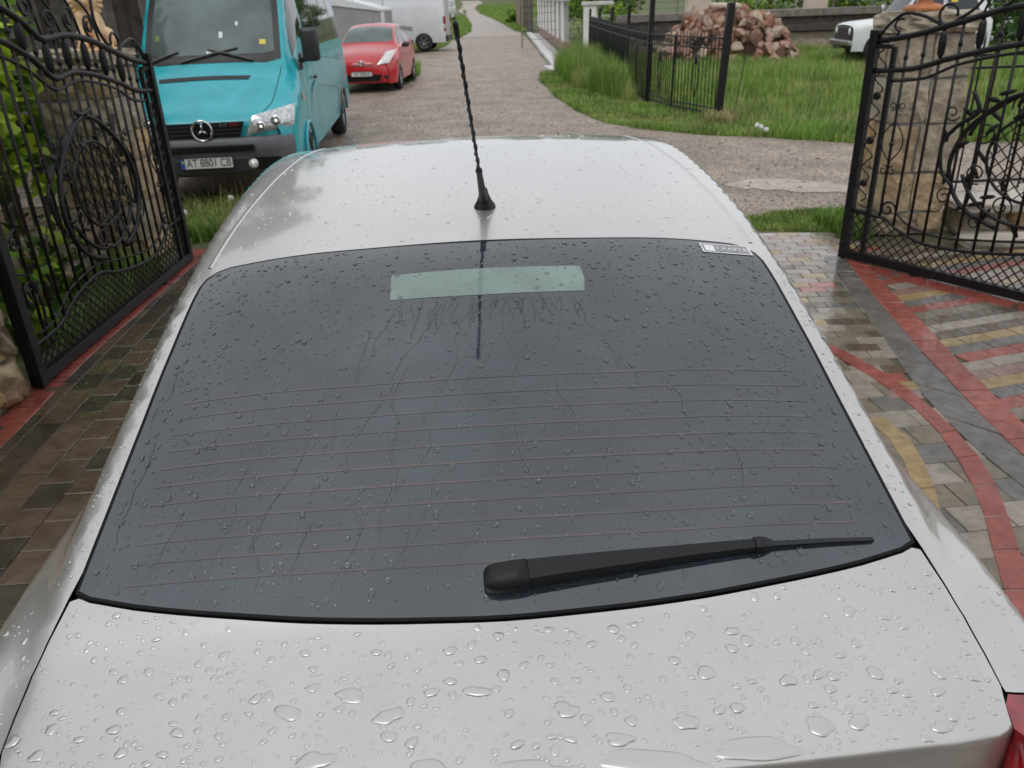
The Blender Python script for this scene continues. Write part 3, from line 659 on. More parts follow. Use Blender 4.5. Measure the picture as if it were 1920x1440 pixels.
# gravel street: the crossing lane and the lane running away
gr=[(-26,8.9),(-8,9.2),(-3.9,9.62),(-3.57,9.9),(-3.0,9.8),(-2.0,8.6),(-1,8.2),(1.4,7.7),(2.35,7.75),(2.66,7.92),(3.06,8.0),(3.4,7.85),(5,7.7),(10,7.4),(26,7.0),
    (26,10.2),(10,11.0),(4.92,11.7),(4.04,12.36),(2.99,13.04),(2.27,13.8),(1.76,14.71),(1.45,16.54),(1.19,19.04),(1.05,23.06),(1.13,24.9),(1.6,26.5),(1.58,30.8),(1.6,38.4),(1.58,48.0),(1.49,52),
    (-2.3,52.5),(-2.7,48.9),(-2.6,44),(-2.9,39),(-3.9,36.5),(-6.5,33),(-4.6,31),(-2.9,29.5),(-2.55,27),(-2.45,24.5),(-2.7,23),(-4.9,21.5),(-5.2,14.5),(-6,13.2),(-12,12.7),(-26,12.4)]
sheet('gravel_road',jag(gr,.35,.035,1),-.012,GRAVEL,grid=1.2,edge=.35,label='brown wet gravel street with a lane leading away uphill',cat='road')
pt=[(1.49,51.9),(1.49,55.6),(1.05,59.2),(.49,69.6),(-.7,83.8),(-2.16,96),(-2.78,104.5),(-2.75,111.7),(-2.0,118),(-2.6,124),(-5.2,124),(-4.6,116),(-4.53,109.3),(-4.64,101.1),(-3.37,92.3),(-2.19,71.8),(-1.88,60),(-2.3,52.4)]
sheet('path',jag(pt,1.2,.05,2),.0,GRAVELP,grid=2.0,ter=True,label='pale winding track climbing the green meadow',cat='path')
md=[(-3.89,104.1),(-3.4,96.8),(-3.6,93.6),(-4.1,101.8)]
sheet('path_grass_strip',md,.03,GROUNDG,grid=2,ter=True,label='grass strip in the middle of the winding track',cat='grass')
sheet('wheel_track',jag([(2.45,9.25),(2.63,9.41),(3.11,9.57),(3.53,9.31),(3.85,9.10),(7,8.6),(11,8.4),(11,8.1),(7,8.25),(3.68,8.66),(3.23,8.82),(2.71,9.05)],.12,.03,3),-.0065,PUDDLE,grid=.5,edge=.12,label='pale wet sandy wheel track in the gravel street',cat='road')
sheet('verge_soil',jag([(-6,9.2),(-3.9,9.5),(-3.2,9.75),(-2.85,9.6),(-2.9,8.8),(-3.2,8.2),(-6,8.4)],.2,.05,5),-.0095,SOIL,grid=.6,edge=.2,label='bare brown soil on the verge under the turquoise van nose',cat='soil')
# loose stones on the street
rng=np.random.RandomState(11)
V=[];F=[];MI=[]
oct_v=[(1,0,0),(0,1,0),(-1,0,0),(0,-1,0),(0,0,1),(.7,.7,.55),(-.7,.7,.5),(-.7,-.7,.55),(.7,-.7,.5)]
oct_f=[(0,5,4),(5,1,4),(1,6,4),(6,2,4),(2,7,4),(7,3,4),(3,8,4),(8,0,4)]
GRP=np.array(gr)
cnt=0
cand=np.stack([-4+rng.rand(16000)*10,7.5+(rng.rand(16000)**1.9)*20],1); cand=cand[inpoly(cand,GRP)][:9000]
for (x,y) in cand:
    s=.006+.010*rng.rand()**2+(.014 if rng.rand()<.03 else 0); a=rng.rand()*6.28; ca,sa=math.cos(a),math.sin(a); k=len(V); e=.6+.5*rng.rand()
    for (p,q,r) in oct_v: p*=s*(.8+.4*rng.rand()); q*=s*e; V.append((x+p*ca-q*sa,y+p*sa+q*ca,-.013+r*s*.8))
    F+=[tuple(i+k for i in f) for f in oct_f]; MI+=[int(rng.choice(3,p=[.45,.45,.10]))]*len(oct_f); cnt+=1
o=mesh_obj('loose_stones',V,F,PEB,None,False,MI); tag(o,'loose grey and brown stones strewn over the gravel street','gravel',kind='stuff')
# ---- paved yard
yard=[(-3.1,-6),(6.5,-6),(6.5,4.2),(4.4,6.9),(3.0,7.02),(2.67,7.18),(1.0,7.35),(-2.9,7.5),(-3.1,7.4)]
pav=sheet('paving',yard,-.0085,JOINT,grid=1.0,label='wet block paving of the yard in red, grey, yellow and brown bands',cat='paving')
CARPX=[(590,290),(900,255),(1230,252),(1440,460),(1560,650),(1680,850),(1920,1140),(1920,1500),(0,1500),(0,1190),(200,850),(345,525)]
blocks=[]   # (quad, top z, colour)
def quad_block(q,zt,colr): blocks.append((q,zt,colr))
def dens_rows(x0,x1,y0,y1,ang,lx,ly,colfn,org=(0,0),inside=None,bond=.5,stag=None):
    ca,sa=math.cos(ang),math.sin(ang)
    cor=[((x-org[0])*ca+(y-org[1])*sa,-(x-org[0])*sa+(y-org[1])*ca) for x in (x0,x1) for y in (y0,y1)]
    j=int(min(c[1] for c in cor)/ly)-1; jm=max(c[1] for c in cor); i0=int(min(c[0] for c in cor)/lx)-2; im=max(c[0] for c in cor)
    while j*ly<jm:
        i=i0
        while i*lx<im:
            u0=i*lx+(bond*lx if j%2 else 0); v0=j*ly
            C=[(u0+lx*a,v0+ly*b) for a,b in ((0,0),(1,0),(1,1),(0,1))]
            Q=[(org[0]+a*ca-b*sa,org[1]+a*sa+b*ca) for a,b in C]; cx=sum(p[0] for p in Q)/4; cy=sum(p[1] for p in Q)/4
            if x0<cx<x1 and y0<cy<y1 and (inside is None or inside(cx,cy)): quad_block(Q,0.0,colfn(i,j,cx,cy))
            i+=1
        j+=1
def band(Lp,Rp,step,colr,zt):
    # strip between two edge curves, cut into blocks
    def cum(P):
        P=np.array(P,float); l=np.concatenate([[0],np.cumsum(np.hypot(*np.diff(P,axis=0).T))]); return P,l
    A,la=cum(Lp); B,lb=cum(Rp); n=max(2,int((la[-1]+lb[-1])/2/step))
    ev=lambda P,l,t:(float(pchip(l,P[:,0],t*l[-1])),float(pchip(l,P[:,1],t*l[-1])))
    for i in range(n):
        t0,t1=i/n,(i+1)/n
        quad_block([ev(A,la,t0),ev(B,lb,t0),ev(B,lb,t1),ev(A,la,t1)],zt,colr)
red1L=[(2.76,6.35),(2.66,5.77),(2.59,5.28),(2.50,4.60),(2.44,4.05),(2.40,3.65),(2.37,3.2),(2.42,2.6),(2.60,2.0),(2.9,1.3)]
red1R=[(2.90,6.25),(2.79,5.70),(2.74,5.18),(2.68,4.69),(2.63,4.34),(2.59,3.89),(2.55,3.49),(2.60,2.8),(2.78,2.1),(3.08,1.4)]
greyL=[(2.60,6.40),(2.46,5.50),(2.39,4.96),(2.31,4.44),(2.245,4.07),(2.21,3.79),(2.19,3.34),(2.22,2.94),(2.33,2.4),(2.6,1.6)]
red2L=[(1.60,5.0),(1.84,4.62),(1.98,4.30),(2.05,4.02),(2.09,3.82),(2.10,3.52),(2.06,3.2),(1.99,2.9),(1.89,2.62),(1.80,2.4),(1.70,2.1),(1.55,1.6)]
red2R=[(1.70,5.06),(1.93,4.70),(2.07,4.36),(2.14,4.10),(2.18,3.85),(2.19,3.54),(2.165,3.2),(2.09,2.88),(1.99,2.62),(1.90,2.36),(1.80,2.05),(1.66,1.58)]
band(red1R[::1],red1L[::1],.17,'red',.004)
band(red1L,greyL,.19,'grey',.0035)
band(red2R,red2L,.24,'red',.0045)
# yellow wedge beside the second red band
band([(1.90,3.62),(1.935,3.47),(1.90,3.2),(1.84,2.95),(1.77,2.75)],[(1.80,3.62),(1.83,3.40),(1.80,3.16),(1.74,2.95),(1.66,2.75)],.22,'yellow',.003)
band([(2.75,6.25),(2.89,6.07),(3.24,5.62),(3.56,5.16),(4.0,4.5)],[(2.70,6.05),(2.84,5.85),(3.14,5.42),(3.46,4.98),(3.88,4.36)],.2,'red',.003)
def xint(P,y): 
    P=sorted(P,key=lambda p:p[1]); return float(np.interp(y,[p[1] for p in P],[p[0] for p in P]))
rrow=np.random.RandomState(5)
seqR=['brown','yellow','grey','red','pale','rose','yellow','grey','red','olive','brown','pale']
dens_rows(2.3,6.4,-1.5,6.6,R(16),.20,.108,lambda i,j,x,y: seqR[(-j)%12],org=(2.68,4.59),inside=lambda x,y: x>xint(red1R,y)-.06)
mixc=['olive','pale','rose','olive','brown','olive','grey','olive','red','pale','olive','yellow','brown']
def cf(i,j,x,y):
    if y>6.3: return ['pale','pale','rose','pale','yellow','pale','rose'][(i*3+j*5)%7]
    return mixc[(i*7+j*3+int(rrow.randint(0,4)))%13]
dens_rows(-1.5,3.0,3.85,7.12,R(-4),.19,.108,cf,org=(2.2,5.0),inside=lambda x,y: x<(xint(greyL,y)+.04 if y<6.38 else 3.0) and x>(xint(red2L,y) if y<5 else -1.4))
dens_rows(.2,2.75,-1.5,5.0,R(6),.215,.17,lambda i,j,x,y: ['olive','pale','olive','pale','grey'][(i*2+j)%5],org=(2.0,3.0),inside=lambda x,y: x<xint(red2R,y)-.03 or (y<3.9 and x>xint(red2L,y) and x<xint(greyL,y)+.03))
# left of the car: brown rows running fore and aft, shade painted into darker blocks
band([(-2.90,7.3),(-2.90,6.0),(-2.89,5.0),(-2.86,4.3),(-2.83,3.8),(-2.80,3.0),(-2.8,1.5)],[(-2.73,7.3),(-2.73,6.0),(-2.73,5.0),(-2.70,4.4),(-2.66,3.9),(-2.62,3.0),(-2.6,1.5)],.2,'red',.003)
dens_rows(-2.84,-.1,-1.5,7.3,R(93),.215,.155,lambda i,j,x,y: ['dark','brown','dark','brown','dark','dark','brown','brown'][(i*5+j*3+int(rrow.randint(0,3)))%8],org=(-2.6,4.0),inside=lambda x,y: x<-.9 or y<3.85)
dens_rows(-1.0,6.4,-5.5,-1.4,0,.3,.3,lambda i,j,x,y:['grey','brown','olive'][(i+j)%3])
def clip_area(Q): return abs(sum(Q[i][0]*Q[(i+1)%4][1]-Q[(i+1)%4][0]*Q[i][1] for i in range(4)))/2
rank=[]
for k,(Q,zt,cn) in enumerate(blocks):
    P=[proj_px((x,y,0)) for x,y in Q]; c=np.mean([p[:2] for p in P],axis=0)
    vis=all(p[2]>.3 for p in P) and -40<c[0]<1960 and -40<c[1]<1480 and not inpoly([c],CARPX)[0]
    rank.append((clip_area(P) if vis else 0,k))
rank.sort(reverse=True); top={k for a,k in rank[:300] if a>60}
jr=np.random.RandomState(9); stV=[];stF=[];stM=[]; cols=list(PAV)
def block_geo(Q,zt):
    c=np.mean(Q,axis=0); gap=.0022; out=[]
    def inset(d): 
        r=[]
        for q in Q:
            w=np.array(q)-c; L=np.linalg.norm(w); r.append(c+w*max(.2,1-d*1.35/L))
        return r
    dz=jr.randn()*.0009; tx,ty=jr.randn(2)*.006
    zz=lambda p,z: zt+dz+z+(p[0]-c[0])*tx+(p[1]-c[1])*ty
    V=[(p[0],p[1],-.05) for p in inset(gap)]+[(p[0],p[1],zz(p,-.0032)) for p in inset(gap)]+[(p[0],p[1],zz(p,0)) for p in inset(gap+.003)]
    F=[(8,9,10,11)]+[(i,(i+1)%4,4+(i+1)%4,4+i) for i in range(4)]+[(4+i,4+(i+1)%4,8+(i+1)%4,8+i) for i in range(4)]
    return V,F
for k,(Q,zt,cn) in enumerate(blocks):
    A=sum(Q[i][0]*Q[(i+1)%4][1]-Q[(i+1)%4][0]*Q[i][1] for i in range(4))
    if A<0: Q=Q[::-1]
    V,F=block_geo([np.array(q) for q in Q],zt)
    if k in top: mesh_obj('paving_block',V,F,PAV[cn],pav)
    else:
        b=len(stV); stV+=V; stF+=[tuple(i+b for i in f) for f in F]; stM+=[cols.index(cn)]*len(F)
o=mesh_obj('paving_blocks_further',stV,stF,[PAV[c] for c in cols],pav,False,stM); o['kind']='stuff'
# ---------------------------------------------------------------- wrought-iron gate leaves
def spiral(c,r0,r1,turns,a0,n=28,flip=1):
    out=[]
    for i in range(n):
        t=i/(n-1); a=a0+flip*t*turns*2*math.pi; r=r0+(r1-r0)*t; out.append((c[0]+r*math.cos(a),c[1]+r*math.sin(a)))
    return out
def arc(c,rx,rz,a0,a1,n=20): return [(c[0]+rx*math.cos(R(a0+(a1-a0)*i/(n-1))),c[1]+rz*math.sin(R(a0+(a1-a0)*i/(n-1)))) for i in range(n)]
def curve(pts,n=40):
    P=np.array(pts,float); l=np.concatenate([[0],np.cumsum(np.hypot(*np.diff(P,axis=0).T))]); t=np.linspace(0,l[-1],n)
    return list(zip(pchip(l,P[:,0],t),pchip(l,P[:,1],t)))
ZL=lambda s: float(pchip([0,.29,.41,.68,.91,1.3,1.6,1.9,2.25,2.55],[.39,.385,.32,.25,.26,.32,.395,.36,.25,.24],s))
ZT=lambda s: float(pchip([0,.3,.6,.95,1.25,1.5,1.71,1.9,2.2,2.55],[1.63,1.68,1.76,1.85,1.885,1.87,1.98,2.06,2.14,2.18],s))
ZM=lambda s: float(pchip([0,.3,.6,1.0,1.25,1.46,1.71,2.0,2.55],[1.43,1.455,1.54,1.63,1.66,1.64,1.78,1.89,1.98],s))
ZN=lambda s: float(pchip([.1,.4,.65,1.03,1.2,1.48,1.8,2.1,2.55],[1.36,1.395,1.50,1.585,1.605,1.575,1.73,1.83,1.92],s))
Z2=lambda s: float(pchip([.40,.48,.57,.74,1.06,1.3,1.6,1.95,2.27,2.4],[.43,.375,.345,.325,.365,.405,.455,.42,.30,.29],s))
def gate_leaf(loc,ang,Wd,label,side):
    g=empty('gate_leaf',loc,ang); tag(g,label,'gate','ornate gate leaves')
    def T(name,pts,r,m=IRON,n=8,y=0,flat=None,parent=None,closed=False):
        return MB().tube([(p[0],y,p[1]) for p in pts],r,n=n,flat=flat,up=(0,1,0),closed=closed).build(name,m,parent or g,n>5)
    MB().box((0,0,.86),(.062,.062,1.70),bev=.004).build('hinge_post',IRON,g); 
    MB().box((.165,0,.82),(.034,.034,1.56),bev=.003).build('stile',IRON,g)
    MB().box((Wd,0,1.12),(.075,.075,2.22),bev=.005).build('free_post',IRON,g)
    MB().box((Wd/2,0,.048),(Wd-.05,.058,.066),bev=.004).build('bottom_rail',IRON,g)
    MB().box((.083,0,1.60),(.13,.034,.03)).build('cross_piece',IRON,g); MB().box((.083,0,.40),(.13,.034,.026)).build('cross_piece',IRON,g)
    ss=np.linspace(.03,Wd-.03,60)
    T('top_rail',[(s,ZT(s)) for s in ss],.022,n=8); T('middle_rail',[(s,ZM(s)) for s in ss],.020)
    T('thin_rail',[(s,ZN(s)) for s in np.linspace(.18,Wd-.03,50)],.011)
    T('lattice_rail',[(s,ZL(s)) for s in ss],.013); 
    T('lower_rail',spiral((.315,.455),.012,.065,1.35,2.2,26,-1)+[(s,Z2(s)) for s in np.linspace(.40,Wd-.12,44)],.009)
    # bars
    s=.26; i=0
    while s<Wd-.08:
        T('bar',[(s,ZL(s)-.005),(s,ZT(s))],.0105,m=IRONB if i%3 else IRON,n=8)
        if i%2==0 and s>.3:
            zc=(ZM(s)+ZT(s))/2; h=(ZT(s)-ZM(s))*.42
            MB().lathe([(.009,-h),(.024,-h*.62),(.028,0),(.024,h*.62),(.009,h)],c=(s,0,zc),n=8).build('bar_basket',IRON,g,True)
        else: MB().lathe([(.008,-.02),(.016,-.012),(.016,.012),(.008,.02)],c=(s,0,ZM(s)+.08),n=8).build('bar_collar',IRON,g,True)
        s+=.124; i+=1
    # diagonal lattice at the foot
    for d in (1,-1):
        x=-.6
        while x<Wd+.6:
            pts=[]
            for t in np.linspace(0,1,30):
                z=.08+t*.40; xx=x+d*(z-.08)*1.05
                if .03<xx<Wd-.03 and z<ZL(xx): pts.append((xx,z))
            if len(pts)>2: T('lattice_bar',[pts[0],pts[-1]],.0058,n=4,y=.005*d,m=IRONB)
            x+=.075
    # medallion
    mc=(1.27,.94); a,b=.47,.43
    T('medallion_ring',arc(mc,a,b,20,165,30),.014); T('medallion_ring',arc(mc,a*1.02,b*1.02,200,335,30),.014); T('medallion_ring',arc(mc,a*.66,b*.66,0,360,40)[:-1],.011,closed=True)
    for d in (1,-1):
        for k in range(-7,8):
            o=k*.075; pts=[]
            for t in np.linspace(-1,1,60):
                x=t*.36; z=d*x+o*1.2
                if (x/(a*.66))**2+(z/(b*.66))**2<1: pts.append((mc[0]+x,mc[1]+z))
            if len(pts)>3: T('medallion_lattice_bar',[pts[0],pts[-1]],.005,n=4,y=.006*d,m=IRONB)
    for k in range(8):
        q=k*45+22; cx=mc[0]+a*.83*math.cos(R(q)); cz=mc[1]+b*.83*math.sin(R(q))
        T('scroll',spiral((cx,cz),.075,.015,1.4,R(q+90),24,1 if k%2 else -1),.0065,n=6,y=.008)
        ex=mc[0]+a*1.1*math.cos(R(q+20)); ez=mc[1]+b*1.1*math.sin(R(q+20))
        lf=MB(); lf.ell((ex,0,ez),(.05,.006,.018),8,6,rot=(0,-R(q+60),0)); lf.build('iron_leaf',IRON,g,True)
    lr=np.random.RandomState(12)
    for k in range(30):
        q=lr.rand()*360; f=.55+.55*lr.rand(); MB().ell((mc[0]+a*f*math.cos(R(q)),.012*(1 if k%2 else -1),mc[1]+b*f*math.sin(R(q))),(.045+.02*lr.rand(),.007,.016),8,6,rot=(0,lr.rand()*6.28,0)).build('iron_leaf',IRON,g,True)
    # sweeping vines around the medallion
    for m_ in (-1,1):
        X=lambda s_: mc[0]+m_*s_
        T('vine',[(X(p),q) for p,q in curve([(-.10,1.42),(.12,1.36),(.32,1.24),(.50,1.06),(.56,.85),(.50,.66),(.36,.53),(.16,.46)],36)],.017,n=6,y=.012)
        T('vine',[(X(p),q) for p,q in curve([(.48,1.34),(.42,1.22),(.55,1.10),(.63,.96),(.60,.80),(.50,.70)],28)],.015,n=6,y=-.010)
        T('tendril',[(X(p),q) for p,q in spiral((.60,1.19),.06,.012,1.3,R(200),22,1)],.006,n=6)
        T('tendril',[(X(p),q) for p,q in spiral((.55,.62),.06,.012,1.3,R(120),22,-1)],.006,n=6)
        T('tendril',[(X(p),q) for p,q in spiral((.30,.47),.055,.012,1.2,R(160),22,-1)],.006,n=6)
        for (p,q,t_) in ((.50,1.20,30),(.62,1.03,70),(.57,.74,100),(.42,.56,150)):
            MB().ell((X(p),.01,q),(.045,.006,.017),8,6,rot=(0,R(-t_*m_),0)).build('iron_leaf',IRON,g,True)
    # teardrop with a bud beside the stile, small scrolls
    T('teardrop',[(.26+.085*math.sin(math.pi*t)*(1 if k else -1),.80+.30*t) for k in (0,) for t in np.linspace(0,1,18)],.0055,n=6)
    T('teardrop',[(.26+.085*math.sin(math.pi*t),.80+.30*t) for t in np.linspace(0,1,18)],.0055,n=6)
    MB().ell((.26,0,.93),(.018,.018,.022),10,8).build('bud',IRON,g,True)
    for sg in (1,-1): T('scroll',spiral((.26+sg*.035,.74),.035,.008,1.2,R(90),20,sg),.0055,n=6)
    for sg in (1,-1): T('scroll',spiral((.26+sg*.04,1.20),.03,.008,1.2,R(-90),20,-sg),.005,n=6)
    for z in (.55,.70,.86,1.02,1.18,1.34,1.50):   # S pieces between post and stile
        T('s_scroll',[(.083+.036*math.sin(2*math.pi*t),z-.07+.15*t) for t in np.linspace(0,1,16)],.006,n=6)
    for z in (.62,.94,1.26): MB().lathe([(.012,-.006),(.030,-.006),(.030,.006),(.012,.006)],c=(.083,0,z),n=12,axis=(0,1,0)).build('rosette',IRON,g,True)
    # crest scrolls on the top rail
    T('crest_scroll',curve([(.03,1.66),(.10,1.75),(.22,1.82),(.34,1.80),(.50,1.735)],26),.012,n=6)
    T('crest_scroll',spiral((.18,1.735),.05,.03,.6,R(60),16,1)+[(.16,1.665)],.009,n=6)
    T('crest_scroll',spiral((.52,1.81),.075,.055,.85,R(-70),24,-1),.010,n=6)
    T('crest_scroll',curve([(.56,1.76),(.70,1.86),(.76,1.98),(.74,2.10)],22),.011,n=6)
    for (cx,dz,rr) in ((.86,.10,.075),(1.12,.11,.08),(1.38,.10,.07),(1.62,.13,.09),(1.90,.14,.10)):
        T('crest_scroll',spiral((cx,ZT(cx)+dz),rr,rr*.25,1.5,R(-90),28,1 if cx<1.3 else -1),.0095,n=6)
        T('crest_scroll',curve([(cx-.12,ZT(cx-.12)),(cx-.05,ZT(cx)+dz*1.5),(cx+.05,ZT(cx)+dz*2.4),(cx+.14,ZT(cx)+dz*2.7)],18),.009,n=6)
    T('scroll',spiral((Wd-.19,.53),.085,.02,1.5,R(-60),28,1),.008,n=6); T('scroll',spiral((Wd-.16,.83),.05,.015,1.3,R(90),22,-1),.007,n=6)
    T('vine',curve([(Wd-.04,.72),(Wd-.09,.86),(Wd-.20,.92),(Wd-.24,1.05)],20),.009,n=6)
    T('vine',curve([(Wd-.23,.30),(Wd-.25,.42),(Wd-.17,.64),(Wd-.05,.68)],20),.009,n=6)
    MB().box((.62,0,.012),(.05,.07,.024)).build('drop_bolt_foot',IRON,g)
    return g
gate_leaf((-2.81,6.93,0),R(-90),2.56,'ornate black iron gate leaf standing open in front of the greenery and tan wall','L')
gate_leaf((2.74,6.33,0),math.atan2(5.16-6.33,3.53-2.74),2.56,'ornate black iron gate leaf standing open beside the gravel street and stone bench','R')
# ---------------------------------------------------------------- stone pillars and walls
srng=np.random.RandomState(21)
def rock(c,d,rough=.12,n=2,seed=0,rotz=0):
    """a hewn block: subdivided box with rounded, noisy faces"""
    bm=bmesh.new(); bmesh.ops.create_cube(bm,size=1); bmesh.ops.subdivide_edges(bm,edges=list(bm.edges),cuts=n+1,use_grid_fill=True)
    r=np.random.RandomState(seed); k=1-.10
    for v in bm.verts:
        p=v.co*2; m=max(abs(p.x),abs(p.y),abs(p.z)); e=sum(1 for q in p if abs(q)>.98)
        f=1-.022*(e-1) if e>1 else 1+.02*r.rand()
        v.co=Vector((v.co.x*d[0]*f+r.randn()*rough*.06,v.co.y*d[1]*f+r.randn()*rough*.06,v.co.z*d[2]*f+r.randn()*rough*.05))
    M=Matrix.Rotation(rotz,3,'Z'); V=[Vector(c)+M@v.co for v in bm.verts]; F=[tuple(v.index for v in f.verts) for f in bm.faces]; bm.free(); return V,F
def stone_pillar(loc,rz,w,h,label,seed,courses):
    p=empty('stone_pillar',loc,rz); tag(p,label,'pillar','gate pillars')
    MB().box((0,0,h/2-.01),(w-.05,w-.05,h-.04)).build('mortar_core',MORTAR,p)
    z=.0; r=np.random.RandomState(seed); k=0
    for (ch,sp) in courses:
        if sp=='cap':
            V,F=rock((0,0,z+ch/2),(w+.05,w+.05,ch-.01),.18,3,seed+77); o=mesh_obj('cap_stone',V,F,STONES[1],p,False); z+=ch; continue
        # each course: split across x and y at offsets
        for (x0,x1,y0,y1) in sp:
            cx,cy=(x0+x1)/2*w-w/2,(y0+y1)/2*w-w/2
            V,F=rock((cx,cy,z+ch/2),((x1-x0)*w-.014+.010*r.rand(),(y1-y0)*w-.014+.010*r.rand(),ch-.014),.09,2,seed*50+k)
            mesh_obj('stone',V,F,STONES[int(r.choice(4,p=[.4,.27,.2,.13]))],p,False); k+=1
        z+=ch
    return p
A_=[(0,.62,0,1),(.62,1,0,1)]; B_=[(0,.4,0,.55),(.4,1,0,.55),(0,.55,.55,1),(.55,1,.55,1)]; C_=[(0,1,0,.5),(0,.5,.5,1),(.5,1,.5,1)]; D_=[(0,.46,0,1),(.46,1,0,.6),(.46,1,.6,1)]
stone_pillar((3.53,7.21,0),R(2),.585,1.80,'square tan sandstone gate pillar with a terracotta figure foot on top',4,[(.20,A_),(.34,D_),(.40,B_),(.36,D_),(.34,B_),(.16,'cap')])
stone_pillar((-3.45,7.14,0),R(1),.64,1.74,'tan sandstone gate pillar carrying a golden lion figure',8,[(.22,A_),(.30,B_),(.34,D_),(.24,B_),(.28,D_),(.22,A_),(.14,'cap')])
# low rubble-stone wall behind the left leaf
def stone_wall(name,x0,x1,y0,y1,h,label,seed,sw=.42,sh=.26,mats=(0,1,2,3)):
    w=empty(name,((x0+x1)/2,(y0+y1)/2,0)); tag(w,label,'wall'); r=np.random.RandomState(seed)
    lx,ly=x1-x0,y1-y0; MB().box((0,0,h/2-.03),(max(.05,lx-.08),max(.05,ly-.06),h-.06)).build('mortar_core',MORTAR,w)
    z=0; k=0
    while z<h-.06:
        ch=min(sh*(.75+.5*r.rand()),h-z); y=-ly/2
        while y<ly/2-.03:
            cw=min(sw*(.6+.8*r.rand()),ly/2-y)
            V,F=rock((0,y+cw/2,z+ch/2),(lx+.02*r.randn()*.5,cw-.02,ch-.02),.3,2,seed*99+k); mesh_obj('stone',V,F,STONES[mats[int(r.randint(len(mats)))]],w,True); k+=1; y+=cw
        z+=ch
    return w
stone_wall('stone_wall',-3.26,-2.82,2.4,4.27,1.05,'rough boulder wall end beside the free post of the gate leaf',3)
stone_wall('stone_wall',-3.75,-3.42,4.3,6.78,.52,'low tan rubble wall behind the gate leaf under the vine leaves',5)
# stone bench slab and garden railing right of the right pillar
sb=empty('stone_bench',(4.75,6.95,0)); tag(sb,'pale stone slab on a rough stone plinth beside the right pillar','bench')
V,F=rock((0,0,.265),(1.75,.50,.085),.15,4,5); mesh_obj('slab',V,F,SLAB,sb,True)
for k,x in enumerate((-.62,-.22,.2,.6)):
    V,F=rock((x,.02,.115),(.385,.36,.215),.25,2,60+k); mesh_obj('plinth_stone',V,F,STONES[(k+1)%4],sb,True)
V,F=rock((-.1,-.42,.045),(1.7,.22,.08),.15,3,9); mesh_obj('kerb_stone',V,F,SLAB,sb,True)
gr_=empty('garden_railing',(3.90,7.35,0),R(1)); tag(gr_,'plain black iron railing standing behind the stone bench','railing')
for z in (.36,1.33,1.43): MB().box((1.3,0,z),(2.6,.022,.022)).build('rail',IRON,gr_)
bar=None
for i in range(18):
    x=.08+i*.145
    if bar is None: bar=MB().tube([(0,0,.26),(0,0,1.55),(0,0,1.62)],[.0085,.0085,.001],n=8).build('bar',IRON,gr_,True); bar.location=(x,0,0)
    else: share(bar,gr_,(x,0,0))
# ---------------------------------------------------------------- pillar figures
def blobs(name,parts,m,parent,voxel=.012,smooth=6):
    mb=MB()
    for p in parts:
        if p[0]=='e': mb.ell(p[1],p[2],14,10,p[3] if len(p)>3 else None)
        elif p[0]=='b': mb.box(p[1],p[2],p[3] if len(p)>3 else None)
        elif p[0]=='t': mb.tube(p[1],p[2],10)
    o=mb.build(name,m,parent,True)
    md=o.modifiers.new('r','REMESH'); md.mode='VOXEL'; md.voxel_size=voxel; md.use_smooth_shade=True
    sm=o.modifiers.new('s','SMOOTH'); sm.iterations=smooth; sm.factor=.5
    dg=bpy.context.evaluated_depsgraph_get(); me=bpy.data.meshes.new_from_object(o.evaluated_get(dg)); o.modifiers.clear(); old=o.data; o.data=me; bpy.data.meshes.remove(old)
    me.polygons.foreach_set('use_smooth',np.ones(len(me.polygons),bool)); return o
li=empty('lion_statue',(-3.24,7.05,1.735),R(12)); tag(li,'golden ochre seated lion figure on a stone pillar','statue'); li.scale=(.80,.80,.80)
blobs('lion_body',[('e',(0,.06,.20),(.115,.15,.20)),('e',(0,-.02,.32),(.105,.11,.17)),('e',(0,-.05,.46),(.125,.115,.125)),('e',(0,-.13,.47),(.068,.075,.065)),('e',(0,-.19,.445),(.045,.045,.038)),
  ('t',[(.065,-.08,.34),(.07,-.13,.16),(.07,-.14,.05)],[.05,.04,.036]),('t',[(-.065,-.08,.34),(-.07,-.13,.16),(-.07,-.14,.05)],[.05,.04,.036]),
  ('e',(.07,-.165,.04),(.045,.06,.032)),('e',(-.07,-.165,.04),(.045,.06,.032)),('e',(.12,.09,.11),(.06,.12,.10)),('e',(-.12,.09,.11),(.06,.12,.10)),('e',(.13,-.02,.04),(.04,.075,.034)),('e',(-.13,-.02,.04),(.04,.075,.034)),
  ('e',(.075,-.03,.56),(.032,.02,.035)),('e',(-.075,-.03,.56),(.032,.02,.035)),('t',[(0,.19,.06),(.10,.24,.05),(.17,.17,.06),(.18,.05,.07)],[.025,.022,.02,.032])],GOLD,li,.011,3)
for k in range(18):
    a=k*20; MB().ell((.125*math.cos(R(a)),-.06-.02*math.sin(R(a)),.45+.125*math.sin(R(a))),(.03,.035,.045),8,6,rot=(0,R(-a+90),0)).build('mane_lock',GOLD,li,True)
for sx in (.03,-.03): MB().ell((sx,-.195,.492),(.010,.008,.009),8,6).build('eye',BLACK_P,li,True)
MB().ell((0,-.232,.452),(.014,.010,.010),8,6).build('nose',TERRA,li,True)
MB().box((0,.02,.012),(.36,.46,.024),bev=.006).build('plinth',GOLD,li)
tf=empty('terracotta_figure',(3.46,7.16,1.80),R(-5)); tag(tf,'terracotta figure on a round foot atop the sandstone pillar','statue')
MB().lathe([(.15,0),(.155,.03),(.13,.045),(.06,.06),(.055,.09),(.11,.14),(.13,.20),(.12,.27),(.07,.32),(.05,.36),(.075,.42),(.06,.48),(.0,.50)],n=20).build('figure_body',TERRA,tf,True)
